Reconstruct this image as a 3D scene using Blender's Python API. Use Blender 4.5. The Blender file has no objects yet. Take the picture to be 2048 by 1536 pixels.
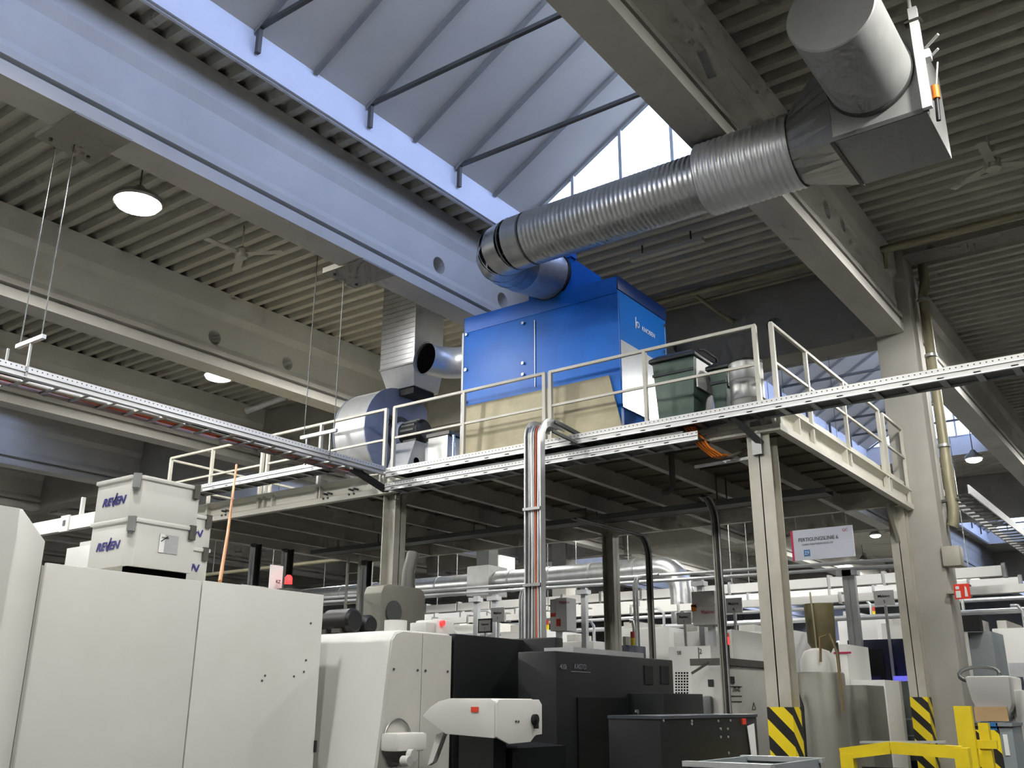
import bpy, bmesh, math, random
from mathutils import Vector, Matrix
random.seed(7)
S = bpy.context.scene
C = S.collection
# ------------------------------------------------------------------ camera
F = 1908.63
YAW, PITCH, ROLL = math.radians(35.9104), math.radians(18.4645), math.radians(.22597)
CAM = Vector((0, 0, 1.65))
fw = Vector((-math.sin(YAW)*math.cos(PITCH), math.cos(YAW)*math.cos(PITCH), math.sin(PITCH)))
r0 = Vector((math.cos(YAW), math.sin(YAW), 0)); u0 = r0.cross(fw)
rt = math.cos(ROLL)*r0 + math.sin(ROLL)*u0
up = -math.sin(ROLL)*r0 + math.cos(ROLL)*u0
cd = bpy.data.cameras.new('camera'); cd.sensor_width = 36; cd.sensor_fit = 'HORIZONTAL'
cd.lens = F/2048*36; cd.clip_end = 300; cd.clip_start = .05
cam = bpy.data.objects.new('camera', cd); C.objects.link(cam)
cam.matrix_world = Matrix(((rt.x, up.x, -fw.x, CAM.x), (rt.y, up.y, -fw.y, CAM.y), (rt.z, up.z, -fw.z, CAM.z), (0, 0, 0, 1)))
S.camera = cam
# ------------------------------------------------------------------ daylight and exposure
W = bpy.data.worlds.new('overcast_sky'); S.world = W; W.use_nodes = True
bg = W.node_tree.nodes['Background']; bg.inputs[0].default_value = (.50, .60, 1.0, 1); bg.inputs[1].default_value = 6.0
S.view_settings.view_transform = 'Standard'; S.view_settings.look = 'None'
S.view_settings.gamma = 1; S.view_settings.use_curve_mapping = False
S.view_settings.exposure = 0.2
LAMP_W = 720.0
S.cycles.use_denoising = True
S.cycles.max_bounces = 5; S.cycles.diffuse_bounces = 3; S.cycles.glossy_bounces = 3
S.cycles.use_adaptive_sampling = True; S.cycles.adaptive_threshold = .08; S.cycles.adaptive_min_samples = 10
S.cycles.transparent_max_bounces = 16
S.cycles.sample_clamp_indirect = 6.0
S.cycles.caustics_reflective = False; S.cycles.caustics_refractive = False

# ------------------------------------------------------------------ measuring: the site survey
def U(u, v, x=None, y=None, z=None):
    d = fw + rt*((u-1024)/F) + up*((768-v)/F)
    t = (x-CAM.x)/d.x if x is not None else (y-CAM.y)/d.y if y is not None else (z-CAM.z)/d.z
    return CAM + d*t
def lineX(u, Y, Z):
    k = (u-1024)/F; q = rt - fw*k
    return -(q.y*Y + q.z*(Z-CAM.z))/q.x
def lineY(u, X, Z):
    k = (u-1024)/F; q = rt - fw*k
    return -(q.x*X + q.z*(Z-CAM.z))/q.y

# ------------------------------------------------------------------ materials
def lin(c):
    return tuple(((x/255/12.92) if x/255 <= .04045 else ((x/255+.055)/1.055)**2.4) for x in c)
MATS = {}
def mat(name, c, rough=.55, metal=0., var=.12, scale=2.5, bump=0., spec=.5, emit=None, strength=0, dirt=None):
    if name in MATS: return MATS[name]
    m = bpy.data.materials.new(name); m.use_nodes = True; nt = m.node_tree; n = nt.nodes; L = nt.links
    b = n['Principled BSDF']; c = lin(c)
    b.inputs['Roughness'].default_value = rough; b.inputs['Metallic'].default_value = metal
    b.inputs['Specular IOR Level'].default_value = spec
    tc = n.new('ShaderNodeTexCoord'); no = n.new('ShaderNodeTexNoise'); no.inputs['Scale'].default_value = scale
    no.inputs['Detail'].default_value = 6; no.inputs['Roughness'].default_value = .6
    L.new(tc.outputs['Object'], no.inputs['Vector'])
    rp = n.new('ShaderNodeValToRGB'); rp.color_ramp.elements[0].position = .3; rp.color_ramp.elements[1].position = .7
    lo = tuple(max(0, x*(1-var)) for x in c); hi = tuple(min(1, x*(1+var)) for x in c)
    if dirt: lo = lin(dirt)
    rp.color_ramp.elements[0].color = (*lo, 1); rp.color_ramp.elements[1].color = (*hi, 1)
    L.new(no.outputs['Fac'], rp.inputs['Fac']); L.new(rp.outputs['Color'], b.inputs['Base Color'])
    if bump:
        n2 = n.new('ShaderNodeTexNoise'); n2.inputs['Scale'].default_value = scale*12; L.new(tc.outputs['Object'], n2.inputs['Vector'])
        bp = n.new('ShaderNodeBump'); bp.inputs['Strength'].default_value = bump; bp.inputs['Distance'].default_value = .01
        L.new(n2.outputs['Fac'], bp.inputs['Height']); L.new(bp.outputs['Normal'], b.inputs['Normal'])
    if emit:
        m.cycles.emission_sampling = 'NONE'
        b.inputs['Emission Color'].default_value = (*lin(emit), 1); b.inputs['Emission Strength'].default_value = strength
    MATS[name] = m; return m
mat('concrete_column', (164, 161, 151), .8, var=.08, scale=1.2, bump=.15)  # concrete_pale darkened: the columns' weaker light is put into the colour
mat('duct_grey', (158, 159, 156), .5, .15, var=.06, scale=8)
mat('concrete_pale', (192, 190, 182), .8, var=.08, scale=1.2, bump=.15)
mat('concrete_grey', (150, 147, 138), .85, var=.1, scale=1.5, bump=.2)
mat('floor_grey', (80, 80, 79), .5, var=.15, scale=.8)
mat('roof_sheet', (178, 175, 162), .55, var=.06, scale=.8)
mat('wall_white', (186, 188, 186), .8, var=.05)
mat('shed_panel', (186, 181, 168), .6, var=.04)
mat('shed_seam', (130, 128, 120), .6)
mat('kerb_white', (214, 216, 220), .5, var=.04)
mat('steel_dark', (84, 82, 76), .5, .3)
mat('steel_paint', (174, 171, 158), .5, var=.06, dirt=(158, 154, 138))
mat('rail_paint', (186, 183, 170), .45, var=.08)
mat('fascia_white', (208, 205, 191), .5, var=.05)
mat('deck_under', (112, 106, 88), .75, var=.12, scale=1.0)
mat('deck_top', (120, 118, 110), .7)
mat('galv', (168, 170, 168), .34, .85, var=.14, scale=9)
mat('galv_dull', (150, 151, 148), .42, .75, var=.1, scale=6)
mat('galv_light', (196, 198, 198), .4, .6, var=.08, scale=6)
mat('galv_dark', (92, 94, 92), .5, .6, var=.1)
mat('plenum_grey', (148, 149, 146), .5, .2, var=.05, scale=20)
mat('blue_paint', (8, 108, 200), .45, .0, var=.1, scale=1.3, spec=.4, dirt=(8, 92, 182))
mat('blue_gloss', (8, 108, 200), .24, .0, var=.08, scale=1.3, spec=.6)
mat('lamp_reflection', (214, 218, 222), .24, .55, var=.05, scale=5)  # reflection on the blue side, painted in as pale metal
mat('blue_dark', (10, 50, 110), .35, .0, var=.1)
mat('fan_blue', (140, 147, 164), .45, .1, var=.08)
mat('board_beige', (176, 168, 138), .7, var=.1, scale=1.6, dirt=(146, 138, 112))
mat('black', (16, 16, 17), .5, var=.2)
mat('black_rubber', (20, 20, 21), .7)
mat('hole_black', (5, 5, 5), .95, spec=0)
mat('machine_white', (212, 211, 205), .45, var=.04, scale=1.5)
mat('machine_cream', (203, 203, 198), .45, var=.03, scale=1.2, dirt=(197, 196, 188))
mat('machine_grey', (186, 184, 176), .5, var=.06)
mat('machine_charcoal', (22, 25, 25), .42, var=.14, scale=1.2)
mat('machine_black', (15, 17, 18), .36, var=.12)
mat('anthracite', (58, 62, 70), .45, var=.12)
mat('navy', (52, 58, 84), .45, var=.1)
mat('bin_green', (70, 92, 78), .5, var=.1, scale=3, dirt=(52, 74, 62))
mat('bin_lid', (18, 24, 24), .45)
mat('paper', (228, 228, 226), .7, var=.03)
mat('sticker_red', (222, 60, 38), .5, var=.02)
mat('text_blue', (50, 48, 118), .6, var=.02)
mat('text_grey', (110, 110, 116), .7, var=.02)
mat('text_white', (215, 225, 240), .5, var=.02)
mat('text_dark', (40, 40, 44), .6, var=.02)
mat('sign_white', (206, 210, 220), .6, var=.02)
mat('sign_magenta', (190, 30, 80), .6, var=.02)
mat('logo_blue', (40, 110, 170), .5, var=.02)
mat('orange', (232, 128, 38), .5, var=.08)
mat('orange_red', (204, 92, 50), .5, var=.08)
mat('hose_tan', (190, 130, 84), .6, var=.08)
mat('hose_grey', (120, 114, 100), .5, .2, var=.15)
mat('brass', (120, 104, 70), .5, .3)
mat('chrome', (215, 215, 215), .18, 1.0, var=.04)
mat('yellow', (226, 200, 24), .5, var=.1, scale=5)
mat('bin_blue', (44, 112, 168), .5, var=.1)
mat('grey_plastic', (126, 134, 136), .55, var=.08)
mat('olive_pipe', (150, 144, 118), .5, .2)
mat('fixture_white', (240, 240, 238), .4, var=.02)
mat('tank_grey', (116, 114, 103), .5, .3, var=.12)
mat('funnel_olive', (112, 104, 74), .45, .4, var=.25, scale=4)
mat('cardboard', (222, 186, 136), .7, var=.05)
mat('lamp_glow', (255, 250, 240), emit=(255, 250, 240), strength=60, var=0)
mat('lamp_far_glow', (255, 252, 246), emit=(255, 252, 246), strength=25, var=0)
mat('beacon_red', (255, 60, 60), emit=(255, 40, 40), strength=2.2, var=0)
mat('beacon_core', (255, 210, 210), emit=(255, 190, 190), strength=20, var=0)
mat('beacon_off', (190, 66, 48), .4)
mat('screen_violet', (120, 120, 240), emit=(110, 110, 240), strength=.7, var=0)
# hazard tape: flat printed stripes
m = bpy.data.materials.new('hazard_tape'); m.use_nodes = True; nt = m.node_tree; n = nt.nodes; L = nt.links
g = n.new('ShaderNodeNewGeometry'); sp = n.new('ShaderNodeSeparateXYZ'); L.new(g.outputs['Position'], sp.inputs[0])
a1 = n.new('ShaderNodeMath'); a2 = n.new('ShaderNodeMath'); L.new(sp.outputs[0], a1.inputs[0]); L.new(sp.outputs[1], a1.inputs[1])
L.new(a1.outputs[0], a2.inputs[0]); L.new(sp.outputs[2], a2.inputs[1])
d1 = n.new('ShaderNodeMath'); d1.operation = 'DIVIDE'; d1.inputs[1].default_value = .27; L.new(a2.outputs[0], d1.inputs[0])
fr = n.new('ShaderNodeMath'); fr.operation = 'FRACT'; L.new(d1.outputs[0], fr.inputs[0])
gt = n.new('ShaderNodeMath'); gt.operation = 'GREATER_THAN'; gt.inputs[1].default_value = .47; L.new(fr.outputs[0], gt.inputs[0])
mx = n.new('ShaderNodeMix'); mx.data_type = 'RGBA'; mx.inputs[6].default_value = (*lin((24, 23, 22)), 1); mx.inputs[7].default_value = (*lin((230, 204, 20)), 1)
L.new(gt.outputs[0], mx.inputs[0]); L.new(mx.outputs[2], n['Principled BSDF'].inputs['Base Color']); n['Principled BSDF'].inputs['Roughness'].default_value = .5
MATS['hazard_tape'] = m
# perforated tray metal: rows of small punched slots
def perf(name, axis, base, zrow, per=.05):
    m = bpy.data.materials.new(name); m.use_nodes = True; nt = m.node_tree; n = nt.nodes; L = nt.links
    g = n.new('ShaderNodeNewGeometry'); sp = n.new('ShaderNodeSeparateXYZ'); L.new(g.outputs['Position'], sp.inputs[0])
    def M(op, a, b):
        q = n.new('ShaderNodeMath'); q.operation = op
        for i, w in enumerate((a, b)):
            if isinstance(w, float): q.inputs[i].default_value = w
            else: L.new(w, q.inputs[i])
        return q.outputs[0]
    fx = M('FRACT', M('DIVIDE', sp.outputs[axis], per), 0.); s1 = M('LESS_THAN', fx, .26)
    s2 = M('LESS_THAN', M('ABSOLUTE', M('SUBTRACT', sp.outputs[2], zrow), 0.), .006)
    k = M('MULTIPLY', s1, s2)
    mx = n.new('ShaderNodeMix'); mx.data_type = 'RGBA'; mx.inputs[6].default_value = (*lin(base), 1); mx.inputs[7].default_value = (*lin((60, 60, 60)), 1)
    L.new(k, mx.inputs[0]); b = n['Principled BSDF']; L.new(mx.outputs[2], b.inputs['Base Color']); b.inputs['Roughness'].default_value = .42; b.inputs['Metallic'].default_value = .3
    MATS[name] = m
perf('tray_x', 0, (182, 182, 178), 4.487); perf('tray_x_low', 0, (182, 182, 178), 4.308); perf('tray_x_left', 0, (190, 192, 192), 4.70); perf('tray_y', 1, (206, 206, 204), 4.592)
# skylight glass
m = bpy.data.materials.new('skylight_glass'); m.use_nodes = True; nt = m.node_tree; n = nt.nodes; L = nt.links
tr = n.new('ShaderNodeBsdfTransparent'); tr.inputs[0].default_value = (.93, .96, .97, 1); gl = n.new('ShaderNodeBsdfGlossy'); gl.inputs['Roughness'].default_value = .05
ms = n.new('ShaderNodeMixShader'); ms.inputs[0].default_value = .05; L.new(tr.outputs[0], ms.inputs[1]); L.new(gl.outputs[0], ms.inputs[2])
L.new(ms.outputs[0], n['Material Output'].inputs['Surface']); MATS['skylight_glass'] = m

# ------------------------------------------------------------------ mesh helpers
class MB:
    def __init__(s): s.v = []; s.f = []
    def add(s, vs, fs):
        k = len(s.v); s.v += [tuple(p) for p in vs]; s.f += [tuple(i+k for i in f) for f in fs]; return s
    def box(s, x0, x1, y0, y1, z0, z1):
        if x0 > x1: x0, x1 = x1, x0
        if y0 > y1: y0, y1 = y1, y0
        return s.add([(x, y, z) for z in (z0, z1) for x, y in ((x0, y0), (x1, y0), (x1, y1), (x0, y1))],
                     [(3, 2, 1, 0), (4, 5, 6, 7), (0, 1, 5, 4), (1, 2, 6, 5), (2, 3, 7, 6), (3, 0, 4, 7)])
    def bar(s, p, q, w, h=None, ref=(0, 0, 1)):
        h = h or w; p = Vector(p); q = Vector(q); d = (q-p).normalized(); rf = Vector(ref)
        if abs(d.dot(rf)) > .98: rf = Vector((1, 0, 0))
        a = d.cross(rf).normalized()*w/2; b = a.cross(d).normalized()*h/2
        return s.add([e+o for e in (p, q) for o in (-a-b, a-b, a+b, -a+b)], [(3, 2, 1, 0), (4, 5, 6, 7), (0, 1, 5, 4), (1, 2, 6, 5), (2, 3, 7, 6), (3, 0, 4, 7)])
    def tube(s, pts, r, n=10, caps=True):
        pts = [Vector(p) for p in pts]; m = len(pts); R = r if isinstance(r, (list, tuple)) else [r]*m
        T = [((pts[min(i+1, m-1)]-pts[max(i-1, 0)]).normalized()) for i in range(m)]
        ref = Vector((0, 0, 1)) if abs(T[0].z) < .9 else Vector((1, 0, 0))
        a = T[0].cross(ref).normalized(); vs = []; fs = []
        for i in range(m):
            a = (a - T[i]*a.dot(T[i])).normalized(); b = T[i].cross(a)
            for k in range(n):
                t = 2*math.pi*k/n; vs.append(pts[i] + (a*math.cos(t)+b*math.sin(t))*R[i])
        for i in range(m-1):
            for k in range(n):
                k2 = (k+1) % n; fs.append((i*n+k, i*n+k2, (i+1)*n+k2, (i+1)*n+k))
        if caps: fs += [tuple(range(n))[::-1], tuple(range((m-1)*n, m*n))]
        return s.add(vs, fs)
    def prism(s, poly, axis, a, b):
        def P(t, q): return {'x': (t, q[0], q[1]), 'y': (q[0], t, q[1]), 'z': (q[0], q[1], t)}[axis]
        k = len(poly); vs = [P(a, q) for q in poly]+[P(b, q) for q in poly]
        return s.add(vs, [tuple(range(k))[::-1], tuple(range(k, 2*k))]+[(i, (i+1) % k, k+(i+1) % k, k+i) for i in range(k)])
    def loft(s, rings, caps=True):
        k = len(rings[0]); vs = [p for r in rings for p in r]; fs = []
        for i in range(len(rings)-1):
            for j in range(k): fs.append((i*k+j, i*k+(j+1) % k, (i+1)*k+(j+1) % k, (i+1)*k+j))
        if caps: fs += [tuple(range(k))[::-1], tuple(range((len(rings)-1)*k, len(rings)*k))]
        return s.add(vs, fs)
    def build(s, name, m, parent=None, smooth=False, bev=0.):
        me = bpy.data.meshes.new(name); me.from_pydata(s.v, [], s.f); bm = bmesh.new(); bm.from_mesh(me)
        bmesh.ops.recalc_face_normals(bm, faces=bm.faces)
        if bev: bmesh.ops.bevel(bm, geom=list(bm.edges), offset=bev, segments=2, profile=.6, affect='EDGES', clamp_overlap=True)
        bm.to_mesh(me); bm.free(); me.materials.append(MATS[m])
        if smooth or bev:
            for p in me.polygons: p.use_smooth = True
            me.set_sharp_from_angle(angle=math.radians(38))
        o = bpy.data.objects.new(name, me); C.objects.link(o)
        if parent is not None: attach(o, parent)
        return o
def attach(o, parent):
    o.parent = parent; p = parent; off = Vector()
    while p is not None: off += p.location; p = p.parent
    o.location -= off
def tag(o, label=None, cat=None, group=None, kind=None):
    if label: o['label'] = label
    if cat: o['category'] = cat
    if group: o['group'] = group
    if kind: o['kind'] = kind
    return o
def thing(name, label, cat, loc=(0, 0, 0), group=None, kind=None):
    o = bpy.data.objects.new(name, None); C.objects.link(o); o.location = loc; o.empty_display_size = .2
    return tag(o, label, cat, group, kind)
def dup(root, delta, label=None, group=None):
    r = root.copy(); C.objects.link(r); r.location = root.location + Vector(delta)
    if label: r['label'] = label
    if group: r['group'] = group
    for ch in list(root.children):
        c = ch.copy(); C.objects.link(c); c.parent = r
        for g_ in list(ch.children):
            d_ = g_.copy(); C.objects.link(d_); d_.parent = c
    return r
def cut(o, cutters):
    for q in cutters:
        c = q.build('cutter', 'hole_black'); md = o.modifiers.new('b', 'BOOLEAN'); md.object = c; md.operation = 'DIFFERENCE'; md.solver = 'EXACT'
        dg = bpy.context.evaluated_depsgraph_get(); me = bpy.data.meshes.new_from_object(o.evaluated_get(dg)); o.modifiers.clear(); o.data = me
        bpy.data.objects.remove(c)
def text(s, loc, size, m, parent, face='-y', name='lettering', italic=0., bold=0., wide=1.):
    cu = bpy.data.curves.new(name, 'FONT'); cu.body = s; cu.size = size; cu.extrude = .001; cu.shear = italic; cu.offset = bold
    cu.align_x = 'CENTER'; cu.align_y = 'CENTER'
    t = bpy.data.objects.new(name, cu); C.objects.link(t); bpy.context.view_layer.update()
    me = bpy.data.meshes.new_from_object(t.evaluated_get(bpy.context.evaluated_depsgraph_get())); bpy.data.objects.remove(t)
    R3 = Matrix(((1, 0, 0), (0, 0, -1), (0, 1, 0))) if face == '-y' else Matrix(((0, 0, 1), (1, 0, 0), (0, 1, 0)))
    if face == '-y': R3 = Matrix(((wide, 0, 0), (0, 0, -1), (0, 1, 0)))
    else: R3 = Matrix(((0, 0, 1), (wide, 0, 0), (0, 1, 0)))
    for v in me.vertices: v.co = R3 @ v.co + Vector(loc)
    me.materials.clear(); me.materials.append(MATS[m]); o = bpy.data.objects.new(name, me); C.objects.link(o); attach(o, parent); return o
def arc(c, a, b, r, t0, t1, n=8):
    c = Vector(c); a = Vector(a); b = Vector(b)
    return [c + (a*math.cos(t0+(t1-t0)*i/n) + b*math.sin(t0+(t1-t0)*i/n))*r for i in range(n+1)]
def ribbed(x0, x1, y, z, r, pitch=.07, bump=.006, n=40):
    """profile of a spiral-seam duct along X"""
    pts = []; R = []; x = x0
    while x < x1-1e-6:
        for dx, rr in ((0, r), (.012, r+bump), (.022, r+bump), (.034, r)):
            if x+dx < x1: pts.append((x+dx, y, z)); R.append(rr)
        x += pitch
    pts.append((x1, y, z)); R.append(r)
    return pts, R

# ================================================================== THE HALL
BX = lambda k: -3.25-4.87*k
XW, XE, YS, YN = -43.0, 14.0, -10.0, 66.4
tag(MB().box(XW, XE, YS, YN, -.2, 0).build('floor', 'floor_grey'), 'grey concrete floor of the machine hall', 'floor', kind='structure')
tag(MB().box(XW-.2, XW, YS, YN, 0, 9).build('wall_left', 'wall_white'), 'pale wall at the far left end of the hall', 'wall', kind='structure')
tag(MB().box(XE, XE+.2, YS, YN, 0, 9).build('wall_right', 'wall_white'), 'pale wall on the right side of the hall', 'wall', kind='structure')
tag(MB().box(XW, XE, YN, YN+.2, 0, 9).build('wall_back', 'wall_white'), 'pale back wall at the far end of the hall', 'wall', kind='structure')
tag(MB().box(XW, XE, YS-.2, YS, 0, 9).build('wall_front', 'wall_white'), 'pale wall of the hall behind the camera', 'wall', kind='structure')
SKY_Y = [(.19, 10.75), (18.42, 28.1), (35.8, 45.48), (53.2, 62.88)]
SKY_X = [(-7.5, -4.2), (-7.5-14.61, -4.2-14.61)]
def deck(mb, x0, x1, y0, y1, p=.275):
    prof = []; i = math.floor(y0/p); 
    while i*p < y1:
        b = i*p
        for dy, z in ((0, 8.30), (.10, 8.30), (.135, 8.41), (.24, 8.41)):
            y = b+dy
            if y0 <= y <= y1: prof.append((y, z))
        i += 1
    prof = [(y0, prof[0][1])]+prof+[(y1, prof[-1][1])]
    k = len(prof); mb.add([(x, y, z) for x in (x0, x1) for y, z in prof], [(j, j+1, k+j+1, k+j) for j in range(k-1)])
ceil = thing('ceiling', 'olive-grey corrugated steel roof deck with ribs running across the beams', 'ceiling', (0, 0, 8.3), kind='structure')
edges = [XE]+[BX(k) for k in range(-2, 8)]+[XW]
for x1, x0 in zip(edges, edges[1:]):
    mb = MB(); sk = [s for s in SKY_X if s[0] > x0 and s[1] < x1]
    if not sk: deck(mb, x0, x1, YS, YN)
    else:
        a, b = sk[0]; deck(mb, x0, a, YS, YN); deck(mb, b, x1, YS, YN); y = YS
        for s, e in SKY_Y: deck(mb, a, b, y, s); y = e
        deck(mb, a, b, y, YN)
    mb.build('deck_sheet', 'roof_sheet', ceil)

# precast I-beams
prof = [(.2, 6.95), (.2, 7.1), (.1, 7.1), (.1, 7.16), (.2, 7.16), (.2, 7.24), (.15, 7.34), (.15, 7.8), (.2, 7.93), (.2, 8.3)]
poly = prof + [(-x, z) for x, z in reversed(prof)]
SP = [(-2.5, 14.3), (14.85, 31.6), (32.15, 48.9), (49.45, 66.2)]
def cyl(p, q, r, n=28): return MB().tube([p, q], r, n)
named = {(0, 0): 'long concrete roof beam with oval holes crossing in front of the skylight, towards the column',
         (1, 0): 'concrete roof beam washed in blue daylight, passing over the blue filter unit',
         (2, 0): 'concrete roof beam running behind the brightest high-bay lamp',
         (3, 0): 'concrete roof beam beyond the fan, third one left of the skylight',
         (4, 0): 'shaded concrete roof beam at the left edge above the white filter boxes',
         (0, 1): 'concrete roof beam continuing behind the big concrete column beside the downpipe',
         (1, 1): 'concrete roof beam in the next bay beyond the blue filter unit'}
for s, (y0, y1) in enumerate(SP):
    base = None
    for k in range(-2, 8):
        if base is None or (s, k) in ((0, 0), (0, 1), (0, 2)):
            mb = MB().prism([(BX(k)+x, z) for x, z in poly], 'y', y0, y1); o = mb.build('roof_beam', 'concrete_pale')
            if base is None: base = o; b0 = BX(k)
            X = BX(k)
            if (s, k) == (0, 0):
                cut(o, [MB().prism([(7.53+.22*math.cos(t*math.pi/2), 7.62+.17*math.sin(t*math.pi/2)) for t in range(4)], 'x', X-.4, X+.4),
                        cyl((X-.4, 11.1, 7.62), (X+.4, 11.1, 7.62), .13), cyl((X-.4, 11.75, 7.68), (X+.4, 11.75, 7.68), .10)])
            if (s, k) == (0, 1):
                cut(o, [cyl((X-.4, y, 7.46), (X+.4, y, 7.46), .125) for y in (9.25, 10.75)])
            if (s, k) == (0, 2):
                cut(o, [cyl((X-.4, y, 7.46), (X+.4, y, 7.46), .125) for y in (9.2, 10.8, 13.2)])
        else:
            o = bpy.data.objects.new('roof_beam', base.data); C.objects.link(o); o.location.x = BX(k)-b0
        far = (k, s) not in named
        tag(o, 'far concrete roof beam in the hazy depth of the hall' if far else named[(k, s)], 'beam', 'concrete roof beams in the depth of the hall' if far else 'concrete roof beams', 'structure')
GL = ['concrete main girder above the far edge of the steel platform', 'second concrete main girder far down the hall', 'third concrete main girder in the far depth of the hall', 'concrete main girder behind the camera']
for i, y in enumerate((14.3, 31.6, 48.9, -3.05)):
    g = MB().prism([(y, 7.0), (y+.5, 7.0), (y+.5, 8.3), (y, 8.3)], 'x', XW, -3.47 if i == 0 else XE).build('main_girder', 'concrete_grey', bev=0)
    if i == 0: cut(g, [cyl((x, y-.2, 7.55), (x, y+.12, 7.55), .13) for x in (-5.05, -6.75)])
    tag(g, GL[i], 'girder', 'main girders', 'structure')
# concrete columns
def column(x0, x1, y0, y1, label, top=8.3, grp='concrete columns'):
    c = MB().box(x0, x1, y0, y1, 0, top).build('concrete_column', 'concrete_column', bev=.02); return tag(c, label, 'column', grp, 'structure')
column(-3.47, -2.93, 14.25, 14.85, 'massive concrete column at the far right corner of the platform')
column(-20.85, -20.2, 31.5, 32.2, 'pale concrete column far down the hall, seen under the platform')
column(-3.5, -2.95, 31.5, 32.2, 'far concrete column in line with the massive one')

# ------------------------------------------------------------------ sawtooth skylights
wn = 0
def skylight(dx, y0, y1, label):
    global wn; wn += 1
    w = thing('window_%d' % wn, label, 'skylight', (-5.8+dx, (y0+y1)/2, 8.5), 'sawtooth skylights', 'structure')
    x0, x1, zl = -7.5+dx, -4.2+dx, 8.72; sl = .58; zh = zl+sl*(x1-x0)
    n = round((y1-y0)/.88); st = (y1-y0)/n
    pan = MB().prism([(x0, zl), (x1+.05, zh+.03), (x1+.05, zh+.09), (x0, zl+.06)], 'y', .012, st-.012).build('roof_panel', 'shed_panel', w); pan.location.y += y0
    rib = MB().prism([(x0+.02, zl), (x1, zh), (x1, zh-.05), (x0+.02, zl-.05)], 'y', -.03, .03).build('rib', 'shed_seam', w); rib.location.y += y0
    for i in range(1, n+1):
        if i < n: c = pan.copy(); C.objects.link(c); c.location.y += i*st
        c = rib.copy(); C.objects.link(c); c.location.y += i*st
    for i in range(0, n+1, 2):
        y = y1-.0-i*st-.0
        if i == 0: continue
        MB().bar((x0, y, zl+.02), (x1, y, zl+.02), .05, .05).build('tie_rod', 'steel_dark', w)
        MB().box(x0+.05, x0+.1, y-.025, y+.025, zl-.32, zl+.04).build('hanger_strap', 'steel_dark', w)
    # kerbs
    for nm, a in (('kerb', (x0-.04, x0, y0, y1)), ('kerb', (x1, x1+.04, y0, y1)), ('kerb', (x0, x1, y0-.04, y0)), ('kerb', (x0, x1, y1, y1+.04))):
        MB().box(a[0], a[1], a[2], a[3], 8.22, zl+.05).build('kerb', 'kerb_white', w)
    MB().box(x0-.04, x0+.035, y0, y1, 8.24, 8.42).build('kerb_flange', 'kerb_white', w)
    # side glazing and gables
    for i in range(n):
        MB().box(x1+.01, x1+.02, y0+i*st+.03, y0+(i+1)*st-.03, zl+.02, zh).build('pane', 'skylight_glass', w)
    for i in range(n+1):
        MB().box(x1-.02, x1+.04, y0+i*st-.025, y0+i*st+.025, zl, zh).build('mullion', 'galv_light', w)
    for y in (y0, y1):
        k = 4; s2 = (x1-x0)/k
        for i in range(k):
            a, b = x0+i*s2, x0+(i+1)*s2
            poly = [(a+.02, zl), (b-.02, zl), (b-.02, zl+sl*(b-x0)), (a+.02, zl+sl*(a-x0)+.001)]
            MB().prism(poly, 'y', y, y+.01).build('pane', 'skylight_glass', w)
            if i: MB().box(a-.025, a+.025, y-.02, y+.03, zl, zl+sl*(a-x0)).build('mullion', 'galv_light', w)
    def portal(loc, rot, sx, sy):
        pl = bpy.data.lights.new('sky_portal', 'AREA'); pl.shape = 'RECTANGLE'; pl.size = sx; pl.size_y = sy; pl.cycles.is_portal = True
        po = bpy.data.objects.new('sky_portal', pl); C.objects.link(po); po.location = loc; po.rotation_euler = rot; attach(po, w)
    portal((x1+.06, (y0+y1)/2, (zl+zh)/2), (0, math.pi/2, 0), zh-zl, y1-y0)
    portal(((x0+x1)/2, y1+.06, (zl+zh)/2), (-math.pi/2, 0, 0), x1-x0, zh-zl); portal(((x0+x1)/2, y0-.06, (zl+zh)/2), (math.pi/2, 0, 0), x1-x0, zh-zl)
    return w
SL = {(0, 0): 'big sawtooth skylight with ribbed white slope and bright gable, above the round duct',
      (0, 1): 'sawtooth skylight of the next bay, glimpsed behind the platform railing and column'}
for j, (a, b) in enumerate(SKY_X):
    for i, (y0, y1) in enumerate(SKY_Y[:3]):
        skylight(a+7.5, y0, y1, SL.get((j, i), 'far sawtooth skylight lighting the depth of the hall'))
# ------------------------------------------------------------------ high-bay lamps
def lamp_parts(t, p, r=.19, far=False):
    p = Vector(p)
    MB().tube([p+Vector((0, 0, .02)), p+Vector((0, 0, .05)), p+Vector((0, 0, .1)), p+Vector((0, 0, .2)), p+Vector((0, 0, .26))], [r+.02, r+.03, r+.01, .09, .05], 20).build('housing', 'galv_dull', t, smooth=True)
    MB().tube([p+Vector((0, 0, -.05)), p+Vector((0, 0, -.02)), p+Vector((0, 0, .02))], [r*.6, r*.92, r], 20).build('diffuser', 'lamp_far_glow' if far else 'lamp_glow', t, smooth=True)
    MB().tube([p+Vector((0, 0, .26)), (p.x, p.y, 8.3)], .012, 6).build('suspension_rod', 'galv_dark', t)
def lamp(p, label, grp, power=1., far=False, r=.19):
    t = thing('high_bay_lamp', label, 'lamp', p, grp); lamp_parts(t, p, r=r, far=far)
    ld = bpy.data.lights.new('lamp_light', 'SPOT'); ld.energy = LAMP_W*power; ld.color = (1, .99, .965); ld.shadow_soft_size = .2; ld.spot_size = math.radians(177); ld.spot_blend = .25
    lo = bpy.data.objects.new('lamp_light', ld); C.objects.link(lo); lo.location = Vector(p)+Vector((0, 0, -.08)); attach(lo, t)
    return t
lamp(U(275, 410, z=7.5), 'brightest round high-bay lamp glaring under the corrugated roof, upper left', 'high-bay lamps', r=.27)
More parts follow.
